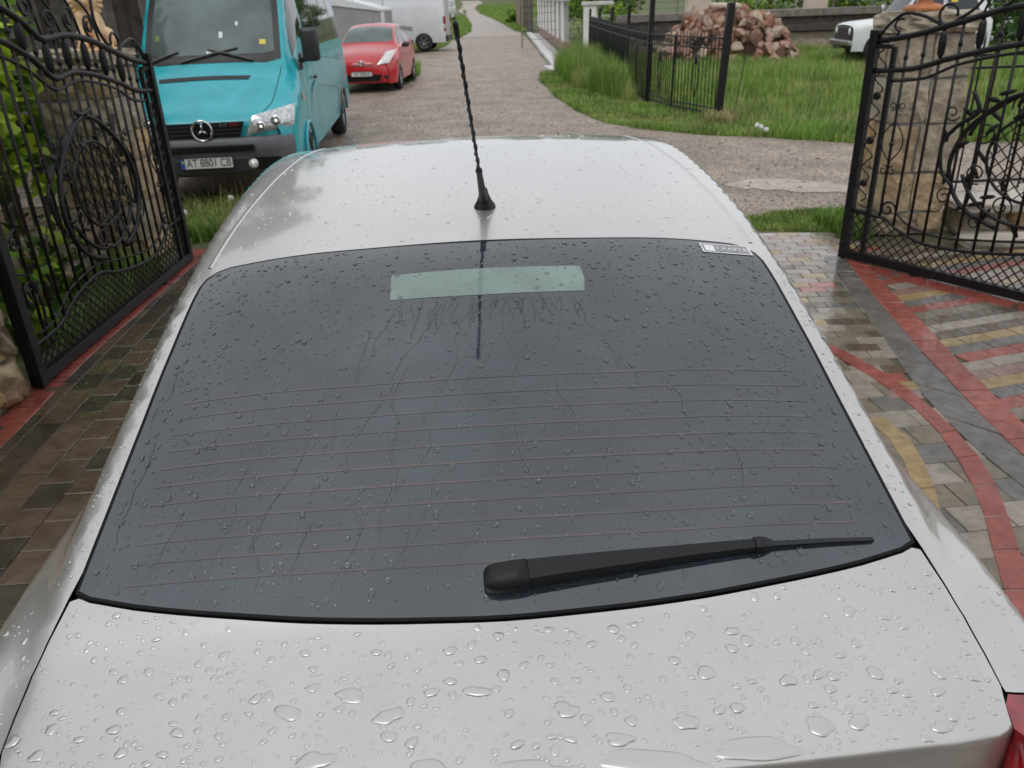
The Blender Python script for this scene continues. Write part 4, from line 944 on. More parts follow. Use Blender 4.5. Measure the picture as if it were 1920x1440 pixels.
for sx in (1,-1): MB().tube([(sx*.11,0,.26),(sx*.16,-.05,.20),(sx*.10,-.11,.17)],[.035,.03,.028],10).build('arm',TERRA,tf,True)
# ---------------------------------------------------------------- other vehicles
def shell_fns(sh):
    fn=lambda u,v:(sh.S(u,v),sh.N(u,v)); hx_=lambda x,v:(sh.u_at_x(v,x),v); return fn,hx_
def shell_body(sh,v0,v1,arches,ra,zc,name,m,parent,grid=.08,step=10):
    fn,_=shell_fns(sh); pts=[]; v=v0
    for va in arches:
        for q in np.linspace(v,va-ra,step): pts.append((sh.umax(q),q))
        for a in np.linspace(math.pi,0,13)[1:-1]: pts.append((sh.u_at_z(va+ra*math.cos(a),zc+ra*math.sin(a)),va+ra*math.cos(a)))
        v=va+ra
    for q in np.linspace(v,v1,step): pts.append((sh.umax(q),q))
    poly=pts+[(-u,v) for u,v in pts[::-1]]
    return region(name,poly,fn,m,parent,grid=grid,edge=grid*.8)
def side_panel(sh,name,vz,m,parent,sg,off=.004,grid=.08):
    fn,_=shell_fns(sh); return region(name,[(sg*sh.u_at_z(v,z),v) for v,z in vz],fn,m,parent,grid=grid,off=off)
def patch(name,c4,m,parent,bulge=.03,n=8,dirv=(0,-1,0)):
    """bulged quad lens between 4 corners"""
    a,b,c,d=[Vector(q) for q in c4]; V=[];F=[]
    for i in range(n+1):
        for j in range(n+1):
            s,t=i/n,j/n; p=(a*(1-s)+b*s)*(1-t)+(d*(1-s)+c*s)*t; V.append(p+Vector(dirv)*bulge*(1-(2*s-1)**4)*(1-(2*t-1)**4))
    for i in range(n):
        for j in range(n): F.append((i*(n+1)+j,(i+1)*(n+1)+j,(i+1)*(n+1)+j+1,i*(n+1)+j+1))
    return mesh_obj(name,V,F,m,parent,True)
FRONT=lambda x,y,z: frame((x,y,z),(1,0,0),(0,0,1))     # sheet facing -y (towards the viewer of a car's nose)
# ---- turquoise minibus
van=empty('minibus',(-3.20,9.0,0),R(4.7)); tag(van,'turquoise minibus parked by the gate, nose to the yard','van')
sv=lambda zc,we,de,wb,zb,wm=.965,zm=.95,zl=.6,wl=.955: sect(zc,we,de,wb,zb,wm,zm,wl,zl,.93,.36)
VAN=Shell([(.02,sect(.93,.62,.035,.76,.86,.80,.76,.80,.6,.78,.36)),(.10,sect(.985,.72,.04,.85,.88,.89,.76,.89,.6,.87,.36)),(.30,sv(1.09,.79,.05,.92,.95,.945,.8)),(.62,sv(1.28,.82,.05,.935,1.10,.96,.85)),(.86,sv(1.425,.825,.045,.94,1.22)),
 (.98,sv(1.56,.81,.035,.925,1.32)),(1.5,sv(2.20,.765,.05,.885,1.62)),(1.72,sv(2.42,.76,.07,.875,1.70)),(2.2,sv(2.54,.77,.10,.875,1.75)),(4,sv(2.57,.77,.10,.875,1.75)),(6.4,sv(2.56,.77,.10,.875,1.75)),(6.62,sv(2.42,.74,.10,.86,1.7,.94))])
shell_body(VAN,.02,6.62,[.95,5.30],.40,.36,'body',TURQ,van,grid=.09)
vfn,vhx=shell_fns(VAN)
fr=region('windscreen',[vhx(x,v) for x,v in mir([(0,.885),(.60,.89),(.765,.93),(.735,1.35),(.705,1.62),(.5,1.655),(0,1.665)])],vfn,BLACK,van,grid=.08,off=.004)
region('windscreen_pane',[vhx(x,v) for x,v in mir([(0,.955),(.55,.96),(.69,.99),(.665,1.35),(.64,1.56),(.5,1.60),(0,1.61)])],vfn,GLASS_V,fr,grid=.08,off=.007)
for (x,v,w,h,m_) in ((.0,1.46,.08,.045,WHITE_P),(.09,1.12,.04,.05,WHITE_P),(-.02,.975,.10,.03,WHITE_P),(.56,1.06,.07,.04,YELLOW_P),(-.62,1.12,.045,.045,GRASSM[1]),(.27,1.21,.03,.03,WHITE_P)):
    P=[vhx(x-w/2,v-h/2),vhx(x+w/2,v-h/2),vhx(x+w/2,v+h/2),vhx(x-w/2,v+h/2)]; region('windscreen_paper',P,vfn,m_,fr,grid=.1,off=.009)
for sg in (1,-1):
    side_panel(VAN,'front_door_window',[(1.05,1.47),(1.30,1.78),(1.62,2.10),(2.12,2.13),(2.12,1.47)],GLASS_D,van,sg)
    side_panel(VAN,'side_window_band',[(2.22,1.49),(2.22,2.16),(6.15,2.16),(6.35,1.90),(6.30,1.49)],GLASS_D,van,sg)
    for v in (3.3,4.4,5.4): side_panel(VAN,'window_divider',[(v,1.49),(v,2.16),(v+.05,2.16),(v+.05,1.49)],BLACK,van,sg,.006)
    side_panel(VAN,'side_moulding',[(1.45,.80),(1.45,.86),(4.85,.86),(4.85,.80)],TURQ,van,sg,.014)
    side_panel(VAN,'side_moulding',[(1.45,1.12),(1.45,1.15),(6.3,1.15),(6.3,1.12)],TURQ,van,sg,.010)
    side_panel(VAN,'turn_signal',[(.80,1.02),(.80,1.09),(.90,1.09),(.90,1.02)],AMBER,van,sg,.012)
    for v in (1.10,2.16): side_panel(VAN,'door_gap',[(v,.50),(v,1.46),(v+.012,1.46),(v+.012,.50)],BLACK,van,sg,.003)
    side_panel(VAN,'white_arch_patch',[(4.78,.55),(4.82,.72),(4.93,.84),(4.99,.80),(4.90,.68),(4.86,.55)],WHITEO,van,sg,.008)
    MB().box((sg*.985,2.02,1.18),(.03,.16,.04),bev=.01).build('door_handle',BLACK,van)
    mr=MB(); mr.box((sg*1.10,1.02,1.60),(.20,.11,.36),bev=.04); mr.build('door_mirror',PLASTIC,van,True)
    mr=MB(); mr.tube([(sg*.94,1.12,1.42),(sg*1.06,1.05,1.46)],.03); mr.box((sg*.955,1.12,1.42),(.03,.14,.18),bev=.01); mr.build('mirror_bracket',PLASTIC,van,True)
    for va in (.95,5.30):
        wheel(van,(sg*.84,va,.35),.35,.22,sg,rim=STEELR,spokes=6)
        arch=[(sg*.975,va+.405*math.cos(a),.36+.405*math.sin(a)) for a in np.linspace(.05,math.pi-.05,18)]; MB().tube(arch,.022,n=6).build('wheel_arch_lip',TURQ if va<2 else PLASTIC_G,van,True)
# nose
nose=[(-.93,.42),(-.88,.16),(-.74,.04),(-.45,-.02),(0,-.035)]; nose+= [(-x,y) for x,y in nose[-2::-1]]
npts=[(x,y,0) for x,y in resample(smooth_poly(nose,1)[1:-3],.05,False)]
skirt('nose_panel',npts,[(.06,.945,.94),(.03,.94,.97),(.01,.915,.99),(.0,.86,1),(.0,.70,1)],TURQ,van)
bmp=skirt('front_bumper',npts,[(.04,.755,1.0),(-.04,.755,1.02),(-.07,.73,1.03),(-.075,.60,1.03),(-.06,.55,1.03),(-.06,.40,1.02),(-.02,.36,1.0),(.1,.34,.96)],PLASTIC_G,van)
MB().box((0,-.112,.655),(1.05,.03,.07),bev=.01).build('bumper_intake',BLACK,bmp); MB().box((0,-.104,.475),(1.0,.03,.16),bev=.02).build('bumper_centre_panel',PLASTIC,bmp)
gm=MB(); gm.prism([(-.43,.765),(.38,.765),(.44,.915),(-.45,.915)],.03,frame((0,-.034,0),(1,0,0),(0,0,1))); gl_=gm.build('grille',BLACK,van)
for z in (.80,.84,.88): MB().box((0,-.066,z),(.82,.012,.010)).build('grille_slat',PLASTIC,gl_)
text_mesh('313',.055,'badge_digits',GREYV,gl_,FRONT(.22,-.068,.885)); text_mesh('CDI',.055,'badge_letters',REDP,gl_,FRONT(.33,-.068,.885))
em=MB(); em.tube([(.103*math.cos(a),-.095,.84+.103*math.sin(a)) for a in np.linspace(0,2*math.pi,33)[:-1]],.013,n=8,closed=True,up=(0,1,0))
for k in range(3):
    a=math.pi/2+k*2*math.pi/3; d=Vector((math.cos(a),0,math.sin(a))); t=Vector((-math.sin(a),0,math.cos(a))); c=Vector((0,-.09,.84))
    em.add([c+t*.022,c-t*.022,c+d*.10,c+Vector((0,-.022,0))],[(0,1,3),(1,2,3),(2,0,3),(0,2,1)])
em.build('emblem',CHROME,van,True)
for sg in (1,-1):
    hl=patch('headlight',[(sg*.44,-.055,.765),(sg*.935,.12,.835),(sg*.955,.22,1.05),(sg*.53,-.005,.965)],LAMP,van,.05)
    for (x,y,z,r) in ((.62,-.02,.865,.05),(.77,.055,.91,.055)): MB().lathe([(r,0),(r*.9,.010),(r*.5,.012),(0,.006)],c=(sg*x,y-.055,z),n=16,axis=(0,-1,.15)).build('lamp_reflector',CHROME,hl,True)
    MB().prism([(sg*.40,.42),(sg*.75,.43),(sg*.79,.545),(sg*.44,.545)] if sg>0 else [(-.44,.545),(-.79,.545),(-.75,.43),(-.40,.42)],.02,frame((0,-.088,0),(1,0,0),(0,0,1))).build('fog_lamp_recess',BLACK,bmp)
    MB().lathe([(.055,0),(.055,.02),(.045,.03),(0,.034)],c=(sg*.48,-.09,.485),n=18,axis=(0,-1,0)).build('fog_lamp',LAMPW,bmp,True)
P=[vhx(x,v) for x,v in ((-.56,.635),(.42,.635),(.44,.70),(-.57,.70))]; region('bonnet_vent',P,vfn,BLACK,van,grid=.06,off=.005)
for sg in (1,-1):
    V=[];F=[]
    for v in np.linspace(.09,.86,20):
        x=float(np.interp(v,[.09,.3,.62,.86],[.60,.70,.745,.765]))
        for d in (-.004,.004): p,nn=vfn(sg*VAN.u_at_x(v,x+d),v); V.append(p+nn*.003)
    for i in range(19): F.append((2*i,2*i+1,2*i+3,2*i+2))
    mesh_obj('bonnet_gap',V,F,BLACK,van)
for (x0,v0,x1,v1) in ((-.35,.90,.28,1.005),(.45,.90,-.05,.995),(-.72,.915,-.38,.99)):
    a,na=vfn(*vhx(x0,v0)); b,nb=vfn(*vhx(x1,v1)); MB().tube([Vector(a+na*.02),Vector((a+na*.03+b+nb*.03)/2),Vector(b+nb*.02)],.012,n=6).build('windscreen_wiper',BLACK,van)
def plate(parent,x,y,z,w,h,txt,sz,band=True,sx=.8):
    M=FRONT(x,y,z); p=MB().box((x,y,z),(w,.012,h),bev=.004).build('number_plate',PLATE,parent)
    fr=MB(); 
    for (a,b,c,d) in ((0,h/2,w+.012,.008),(0,-h/2,w+.012,.008),(w/2,0,.008,h),(-w/2,0,.008,h)): fr.box((x+a,y-.004,z+b),(c,.014,d))
    fr.build('plate_frame',PLASTIC,p)
    if band: MB().box((x-w/2+.024,y-.0068,z),(.04,.003,h-.01)).build('plate_blue_band',BLUE_P,p); MB().box((x-w/2+.024,y-.0088,z+.018),(.024,.002,.016)).build('plate_flag',YELLOW_P,p)
    text_mesh(txt,sz,'plate_lettering',BLACK_P,p,M@Matrix.Translation((.02,-.002,.0072)),extrude=.0006,sx=sx); return p
plate(van,0,-.125,.515,.55,.118,'AT 8801 CB',.118,sx=.78)
MB().box((0,3.3,.42),(1.7,6.2,.16)).build('underbody',BLACK,van)
# ---- red hatchback
red=empty('red_hatchback',(-3.42,21.35,0),R(-2.2)); tag(red,'small red hatchback parked behind the turquoise minibus','car')
sr=lambda zc,we,de,wb,zb,wm,zm: sect(zc,we,de,wb,zb,wm,zm,.835,.45,.80,.2)
RED=Shell([(.03,sect(.74,.42,.03,.58,.68,.64,.58,.66,.45,.64,.2)),(.15,sect(.82,.52,.04,.68,.72,.74,.60,.76,.45,.74,.2)),(.40,sr(.92,.62,.05,.78,.80,.82,.64)),(.75,sr(1.00,.67,.05,.82,.87,.845,.68)),(1.0,sr(1.07,.68,.04,.83,.91,.85,.7)),(1.15,sr(1.16,.67,.035,.825,.93,.85,.7)),(1.75,sr(1.46,.575,.04,.80,.98,.85,.7)),
 (2.1,sr(1.525,.56,.05,.79,1.0,.85,.7)),(2.8,sr(1.525,.555,.05,.785,1.03,.85,.72)),(3.4,sr(1.45,.53,.06,.76,1.05,.84,.75)),(3.75,sr(1.20,.56,.06,.74,1.02,.81,.75)),(3.88,sect(.98,.55,.06,.70,.90,.76,.7,.75,.45,.72,.2))])
shell_body(RED,.03,3.88,[.78,3.28],.33,.31,'body',REDP,red,grid=.07)
rfn,rhx=shell_fns(RED)
region('windscreen',[rhx(x,v) for x,v in mir([(0,1.08),(.55,1.10),(.64,1.16),(.585,1.60),(.545,1.74),(.4,1.77),(0,1.78)])],rfn,GLASS_V,red,grid=.07,off=.004)
for sg in (1,-1):
    side_panel(RED,'front_side_window',[(1.30,1.02),(1.55,1.20),(1.95,1.42),(2.25,1.44),(2.25,1.04)],GLASS_D,red,sg,grid=.06); side_panel(RED,'rear_side_window',[(2.32,1.04),(2.32,1.44),(2.95,1.40),(3.25,1.15),(3.15,1.08)],GLASS_D,red,sg,grid=.06)
    hl=patch('headlight',[(sg*.38,-.05,.64),(sg*.68,.06,.68),(sg*.835,.40,.965),(sg*.60,.26,.925)],LAMPW,red,.045,dirv=(0,-.9,.35))
    patch('lamp_inner',[(sg*.46,-.01,.67),(sg*.64,.10,.70),(sg*.70,.22,.80),(sg*.52,.12,.76)],LAMP,hl,.03,dirv=(0,-.9,.35))
    MB().ell((sg*.94,1.30,1.03),(.10,.05,.065)).tube([(sg*.83,1.34,.98),(sg*.9,1.31,1.0)],.022).build('door_mirror',PLASTIC,red,True)
    side_panel(RED,'door_gap',[(1.15,.4),(1.22,.95),(1.232,.95),(1.162,.4)],BLACK,red,sg,.003); side_panel(RED,'door_gap',[(2.28,.4),(2.28,1.02),(2.29,1.02),(2.29,.4)],BLACK,red,sg,.003)
    for va in (.78,3.28): wheel(red,(sg*.745,va,.30),.30,.19,sg)
    MB().ell((sg*.60,-.055,.36),(.055,.03,.045)).build('fog_lamp_recess',BLACK,red,True)
rn=[(-.80,.42),(-.76,.18),(-.62,.03),(-.35,-.05),(0,-.07)]; rn+=[(-x,y) for x,y in rn[-2::-1]]
rp=[(x,y,0) for x,y in resample(smooth_poly(rn,1)[1:-3],.05,False)]
rb=skirt('front_bumper',rp,[(.12,.755,.80),(.07,.74,.86),(.03,.68,.93),(.0,.60,.98),(-.01,.45,1),(.0,.30,1),(.03,.22,.98)],REDP,red)
MB().prism([(-.42,.27),(.42,.27),(.50,.42),(-.50,.42)],.02,frame((0,-.075,0),(1,0,0),(0,0,1))).build('lower_grille',BLACK,rb)
mb=MB(); mb.tube([(-.40,.02,.655),(-.2,-.035,.625),(0,-.05,.615),(.2,-.035,.625),(.40,.02,.655)],.022,n=6); mb.build('upper_grille',BLACK,rb)
em=MB(); em.tube([(.075*math.cos(a),-.055,.685+.05*math.sin(a)) for a in np.linspace(0,2*math.pi,25)[:-1]],.010,n=6,closed=True,up=(0,1,0)); em.tube([(.05*math.cos(a),-.06,.70+.018*math.sin(a)) for a in np.linspace(0,2*math.pi,21)[:-1]],.007,n=6,closed=True,up=(0,1,0)); em.tube([(.02*math.cos(a),-.06,.685+.045*math.sin(a)) for a in np.linspace(0,2*math.pi,21)[:-1]],.007,n=6,closed=True,up=(0,1,0)); em.build('emblem',CHROME,red,True)
plate(red,0,-.105,.44,.52,.112,'AT 1038 EC',.105,band=False,sx=.76)
MB().tube([(0,2.2,1.52),(0,2.3,1.72)],.006,n=6).build('roof_aerial',BLACK,red); MB().box((0,2.0,.3),(1.35,3.4,.2)).build('underbody',BLACK,red)
# ---- white panel van across the road, tail to the street
wv=empty('panel_van',(-2.30,39.6,0),R(-94)); tag(wv,'white panel van parked across the verge with its tail to the street','van')
WV=Shell([(-5.6,sect(.95,.7,.05,.85,.85,.92,.7,.9,.5,.86,.35)),(-4.7,sv(1.40,.8,.05,.93,1.2)),(-4.0,sv(2.2,.78,.08,.9,1.6)),(-3.6,sv(2.45,.78,.10,.9,1.7)),(-.25,sv(2.50,.78,.12,.90,1.7)),(-.05,sv(2.42,.74,.12,.88,1.68,.945,.95)),(0,sv(2.36,.70,.12,.85,1.66,.92,.95))])
WVf=shell_fns(WV)[0]
shell_body(WV,-5.6,0,[-4.7,-.98],.40,.36,'body',WHITEV,wv,grid=.14)
MB().box((0,-.02,1.45),(1.70,.05,1.75),bev=.02).build('rear_door',WHITEV,wv); MB().box((0,.03,.52),(1.84,.16,.26),bev=.03).build('rear_bumper',PLASTIC,wv)
for sg in (1,-1):
    MB().box((sg*.90,-.02,1.10),(.10,.10,.62),bev=.02).build('tail_light',REDLAMP,wv); MB().box((sg*.90,-.028,1.02),(.106,.104,.16)).build('reversing_lamp',LAMPW,wv)
    side_panel(WV,'side_moulding',[(-4.2,.86),(-4.2,1.02),(-1.45,1.02),(-1.45,.86)],GREYV,wv,sg,.012,.15); side_panel(WV,'panel_gap',[(-2.7,.5),(-2.7,2.2),(-2.68,2.2),(-2.68,.5)],BLACK,wv,sg,.004,.15)
    side_panel(WV,'sill_trim',[(-4.2,.37),(-4.2,.48),(-1.45,.48),(-1.45,.37)],PLASTIC,wv,sg,.012,.15)
    side_panel(WV,'door_window',[(-4.45,1.45),(-4.1,1.9),(-3.6,2.05),(-3.6,1.45)],GLASS_D,wv,sg,.006,.15)
    for va in (-4.7,-.98): wheel(wv,(sg*.84,va,.36),.36,.22,sg,rim=STEELR,spokes=6)
region('windscreen',[(WV.u_at_x(v,x),v) for x,v in mir([(0,-4.62),(.70,-4.58),(.68,-4.05),(0,-4.0)])],WVf,GLASS_D,wv,grid=.15,off=.005)
MB().box((0,-2.9,.44),(1.6,5.0,.14)).build('underbody',BLACK,wv)
# ---- grey box trailer with a white cover
tr=empty('box_trailer',(-5.6,36.3,0),R(-8)); tag(tr,'grey box trailer under a sloping white cover beside the panel van','trailer')
MB().prism([(-1.9,.50),(1.05,.50),(1.05,1.72),(-1.9,2.12)],1.7,frame((0,.85,0),(1,0,0),(0,0,1))).build('side_walls',GREYV,tr)
MB().prism([(-1.95,2.13),(1.10,1.725),(1.10,1.80),(.2,2.05),(-1.95,2.50)],1.8,frame((0,.9,0),(1,0,0),(0,0,1))).build('cover',WHITEV,tr)
MB().box((1.12,-.87,1.1),(.14,.05,1.2)).build('corner_post',WHITEV,tr)
for sg in (1,-1): wheel(tr,(0,0,0),.30,.18,-1).matrix_local=Matrix.Translation((-.4,sg*.86,.30))@Matrix.Rotation(R(90),4,'Z')
MB().tube([(1.0,0,.42),(2.0,0,.40)],.04,n=6).build('tow_bar',PLASTIC,tr)
# ---- small white van far up the track
fv=empty('small_van',(-4.75,84.3,hter(0,84.3)-.02),R(-8)); tag(fv,'small white van standing on the meadow far up the track','van')
FV=Shell([(-4,sect(.9,.6,.05,.72,.8,.78,.65,.78,.45,.75,.25)),(-3.2,sect(1.15,.66,.05,.78,1.0,.82,.7,.82,.45,.8,.25)),(-2.6,sect(1.75,.62,.06,.76,1.2,.82,.7,.82,.45,.8,.25)),(-.2,sect(1.85,.60,.08,.75,1.3,.82,.7,.82,.45,.8,.25)),(0,sect(1.7,.52,.08,.68,1.25,.77,.7,.78,.45,.76,.25))])
shell_body(FV,-4,0,[-3.3,-.75],.32,.3,'body',WHITEV,fv,grid=.2)
MB().box((0,.0,1.05),(1.3,.04,1.25),bev=.02).build('tail_door',WHITEV,fv); MB().box((.0,.025,1.38),(1.0,.02,.42),bev=.01).build('rear_window',GLASS_D,fv); MB().box((0,.03,.42),(1.45,.12,.22),bev=.03).build('rear_bumper',PLASTIC,fv)
MB().box((0,-3.98,.85),(1.2,.03,.3),bev=.01).build('grille',PLASTIC,fv); MB().prism([(-.6,1.2),(.6,1.2),(.5,1.65),(-.5,1.65)],.02,frame((0,-2.98,0),(1,.0,0),(0,.55,1))).build('windscreen',GLASS_D,fv)
for sg in (1,-1):
    side_panel(FV,'side_window',[(-2.7,1.15),(-2.5,1.55),(-.5,1.6),(-.4,1.2)],GLASS_D,fv,sg,.006,.2)
    for va in (-3.3,-.75): wheel(fv,(sg*.7,va,.29),.29,.18,sg,rim=STEELR)
# ---- old white off-roader in the tall grass
nv=empty('offroader',(9.72,24.6,0),R(-92)); nv.scale=(1,1,1.12); tag(nv,'old boxy white off-road car standing in tall grass','car')
sn_=lambda zc,we,de,wb,zb: sect(zc,we,de,wb,zb,.80,.75,.80,.5,.77,.33)
NV=Shell([(0,sect(.92,.60,.03,.72,.86,.76,.75,.76,.5,.73,.33)),(.08,sn_(.96,.66,.03,.76,.90)),(.7,sn_(1.02,.68,.03,.78,.93)),(1.12,sn_(1.06,.68,.03,.78,.95)),(1.22,sn_(1.12,.67,.03,.77,.96)),(1.66,sn_(1.58,.60,.05,.75,1.02)),(1.85,sn_(1.64,.60,.05,.745,1.03)),(3.2,sn_(1.63,.60,.05,.745,1.03)),(3.45,sn_(1.50,.60,.05,.74,1.02)),(3.70,sn_(1.02,.62,.04,.74,.95))])
shell_body(NV,0,3.7,[.70,2.90],.38,.36,'body',WHITEO,nv,grid=.1)
nfn=shell_fns(NV)[0]
region('windscreen',[(NV.u_at_x(v,x),v) for x,v in mir([(0,1.20),(.60,1.22),(.56,1.62),(0,1.64)])],nfn,GLASS_D,nv,grid=.1,off=.005)
for sg in (1,-1):
    side_panel(NV,'quarter_light',[(1.36,1.10),(1.60,1.46),(1.63,1.46),(1.63,1.10)],GLASS_D,nv,sg); side_panel(NV,'door_window',[(1.68,1.10),(1.68,1.48),(2.35,1.52),(2.35,1.10)],GLASS_D,nv,sg); side_panel(NV,'rear_side_window',[(2.45,1.10),(2.45,1.52),(3.2,1.50),(3.35,1.10)],GLASS_D,nv,sg)
    side_panel(NV,'door_gap',[(1.30,.45),(1.30,1.05),(1.315,1.05),(1.315,.45)],BLACK,nv,sg,.004); side_panel(NV,'door_gap',[(2.40,.45),(2.40,1.5),(2.415,1.5),(2.415,.45)],BLACK,nv,sg,.004)
    MB().box((sg*.93,1.36,1.22),(.14,.06,.22),bev=.02).tube([(sg*.78,1.38,1.1),(sg*.9,1.37,1.17)],.018).build('door_mirror',CHROME,nv,True)
    MB().lathe([(.09,0),(.09,.03),(.06,.05),(0,.055)],c=(sg*.52,0.01,.78),n=16,axis=(0,-1,0)).build('headlight',LAMPW,nv,True)
    for va in (.70,2.90): wheel(nv,(sg*.70,va,.34),.34,.19,sg,rim=STEELR)
MB().box((0,0.0,.70),(1.30,.05,.36),bev=.02).build('grille',PLASTIC,nv); MB().box((0,-.06,.52),(1.60,.10,.12),bev=.03).build('front_bumper',ALLOY,nv); MB().box((0,3.76,.52),(1.60,.10,.12),bev=.03).build('rear_bumper',ALLOY,nv); MB().box((0,1.85,.42),(1.3,3.2,.16)).build('underbody',BLACK,nv)
st_=side_panel(NV,'window_sticker',[(2.55,1.36),(2.55,1.46),(2.72,1.46),(2.72,1.36)],YELLOW_P,nv,1,.009); side_panel(NV,'window_sticker',[(2.55,1.36),(2.55,1.46),(2.72,1.46),(2.72,1.36)],YELLOW_P,nv,-1,.009)
# ---------------------------------------------------------------- fences, walls, rubble and sheds beyond the street
# black iron fence
fe=empty('iron_fence',(3.66,14.24,0)); tag(fe,'black iron picket fence running along the lane through tall grass','fence')
O=Vector((3.66,14.24,0)); line=[Vector((3.66,14.24,0)),Vector((3.14,15.68,0)),Vector((2.92,17.02,0)),Vector((2.86,19.6,0)),Vector((2.88,22.6,0)),Vector((2.95,26.0,0)),Vector((3.0,29.2,0))]
tops=[1.82,1.32,1.90,1.78,1.72,1.66,1.6]
for i,(p,t) in enumerate(zip(line,tops)):
    q=p-O; lean=(.026,.0) if i==0 else (.012,0)
    MB().tube([q,q+Vector((lean[0]*t,lean[1],t*.5)),q+Vector((lean[0]*t*1.9,lean[1],t)),q+Vector((lean[0]*t*1.9,lean[1],t+.02))],[.080 if i==0 else (.066 if i==2 else (.026 if i==1 else .05))]*3+[.01],n=4).build('post',IRON,fe)
pk=None; cr_=None
for i in range(len(line)-1):
    a,b=line[i]-O,line[i+1]-O; L=(b-a).length; d=(b-a)/L; ang=math.atan2(d.y,d.x)
    for z,r in ((.12,.016),(.20,.012),(1.14,.016),(1.30,.016)): MB().box((a+b)/2+Vector((0,0,z)),(L-.05,r*1.6,r*1.6),rot=(0,0,ang)).build('rail',IRONF,fe)
    n=int(L/.105)
    for k in range(1,n):
        p=a+d*(L*k/n)
        if pk is None: pk=MB().tube([(0,0,.06),(0,0,1.36),(0,0,1.42)],[.008,.008,.001],n=6).build('picket',IRONF,fe,True); pk.location=p
        else: share(pk,fe,p)
        if i<3:
            if cr_ is None: cr_=MB().tube([(.035*math.cos(t),0,1.22+.05*math.sin(t)) for t in np.linspace(0,2*math.pi,13)[:-1]],.006,n=5,closed=True,up=(0,1,0)).build('ring',IRONF,fe,True); cr_.location=p; cr_.rotation_euler=(0,0,ang)
            else: share(cr_,fe,p,(0,0,ang))
    if i<3:
        m_=(a+b)/2
        for sg in (1,-1): MB().tube([m_+d*(sg*.09*math.sin(math.pi*t))+Vector((0,-.012,.30+.75*t)) for t in np.linspace(0,1,15)],.009,n=6).build('fence_scroll',IRONF,fe,True)
        MB().lathe([(.012,0),(.03,.05),(.036,.12),(.012,.2)],c=m_+Vector((0,-.01,.86)),n=10).build('fence_ornament',IRONF,fe,True)
MB().tube([(.35,.3,0),(.55,.35,1.5)],.008,n=5).build('loose_rod',IRONF,fe)
# white column fence on a brown plinth
wf=empty('column_fence',(2.6,34,0)); tag(wf,'white concrete column fence on a brown plinth beside the lane','fence')
MB().box((.0,9.6,.21),(.34,20.2,.42),bev=.02).build('plinth',PINKC,wf)
col=None
for k in range(8):
    y=.05+k*2.72
    if col is None: col=MB().box((0,.75,1.14),(.20,1.5,1.44),bev=.012).build('column',WHITEC,wf); col.location=(0,y,0); ce=MB().box((.012,-.012,1.14),(.19,.02,1.40)).build('column_shaded_end',CONC,wf); ce.location=(0,y,0)  # grey end boxes put the white columns' shaded side into the colour
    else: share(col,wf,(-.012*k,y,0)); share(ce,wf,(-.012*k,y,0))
MB().box((-.05,9.6,1.93),(.36,20.3,.15),bev=.02).build('coping',CONCW,wf)
for k in range(7):
    y=.05+k*2.72+1.36; MB().box((.08,y,.62),(.10,2.3,.38)).build('infill_panel',CONC,wf)
vp=empty('gate_post',(3.15,30.4,0)); tag(vp,'white fluted gate post with a flat cap beside the column fence','post')
MB().box((0,0,.85),(.42,.42,1.70),bev=.01).build('shaft',WHITEC,vp)
for x in (-.13,.06): MB().box((x,-.225,.85),(.12,.03,1.64),bev=.008).build('flute',WHITEC,vp)
MB().box((.25,0,1.76),(1.05,.55,.12),bev=.02).build('cap',CONCW,vp)
# kerb slabs lying along the lane
ks=empty('kerb_slabs',(1.95,27,0)); tag(ks,'pale concrete slabs laid along the lane below the column fence','slabs')
for k in range(9):
    y=.4+k*3.1; MB().box((-.18+.01*k,y,.045),(.30,2.95,.13),rot=(0,0,R(.6*(k%3-1))),bev=.01).build('kerb_slab',CONCW,ks); MB().box((.20+.01*k,y,.01),(.36,3.0,.06),bev=.006).build('gutter_slab',CONC,ks)
MB().box((-.22,-.6,.03),(.62,1.5,.08),rot=(0,0,R(5)),bev=.01).build('loose_slab',CONCW,ks)
# board wall further up the lane
bw=empty('board_wall',(2.15,56,hter(0,56)-.02)); tag(bw,'tall wall of tan and brown upright boards beside the lane','wall')
bd=None; rb_=np.random.RandomState(2)
for k in range(48):
    m_=WOODT if k>20 and k%3 else (WOODG if k%2 else WOODD)
    MB().box((-.045*k*.36+rb_.randn()*.02,k*.36,1.15+.03*rb_.rand()),(.05,.34,2.3),bev=.006).build('board',m_,bw)
MB().box((.06-.39,8.6,1.6),(.08,17.0,.10),rot=(0,0,R(2.6))).build('wall_rail',WOODD,bw)
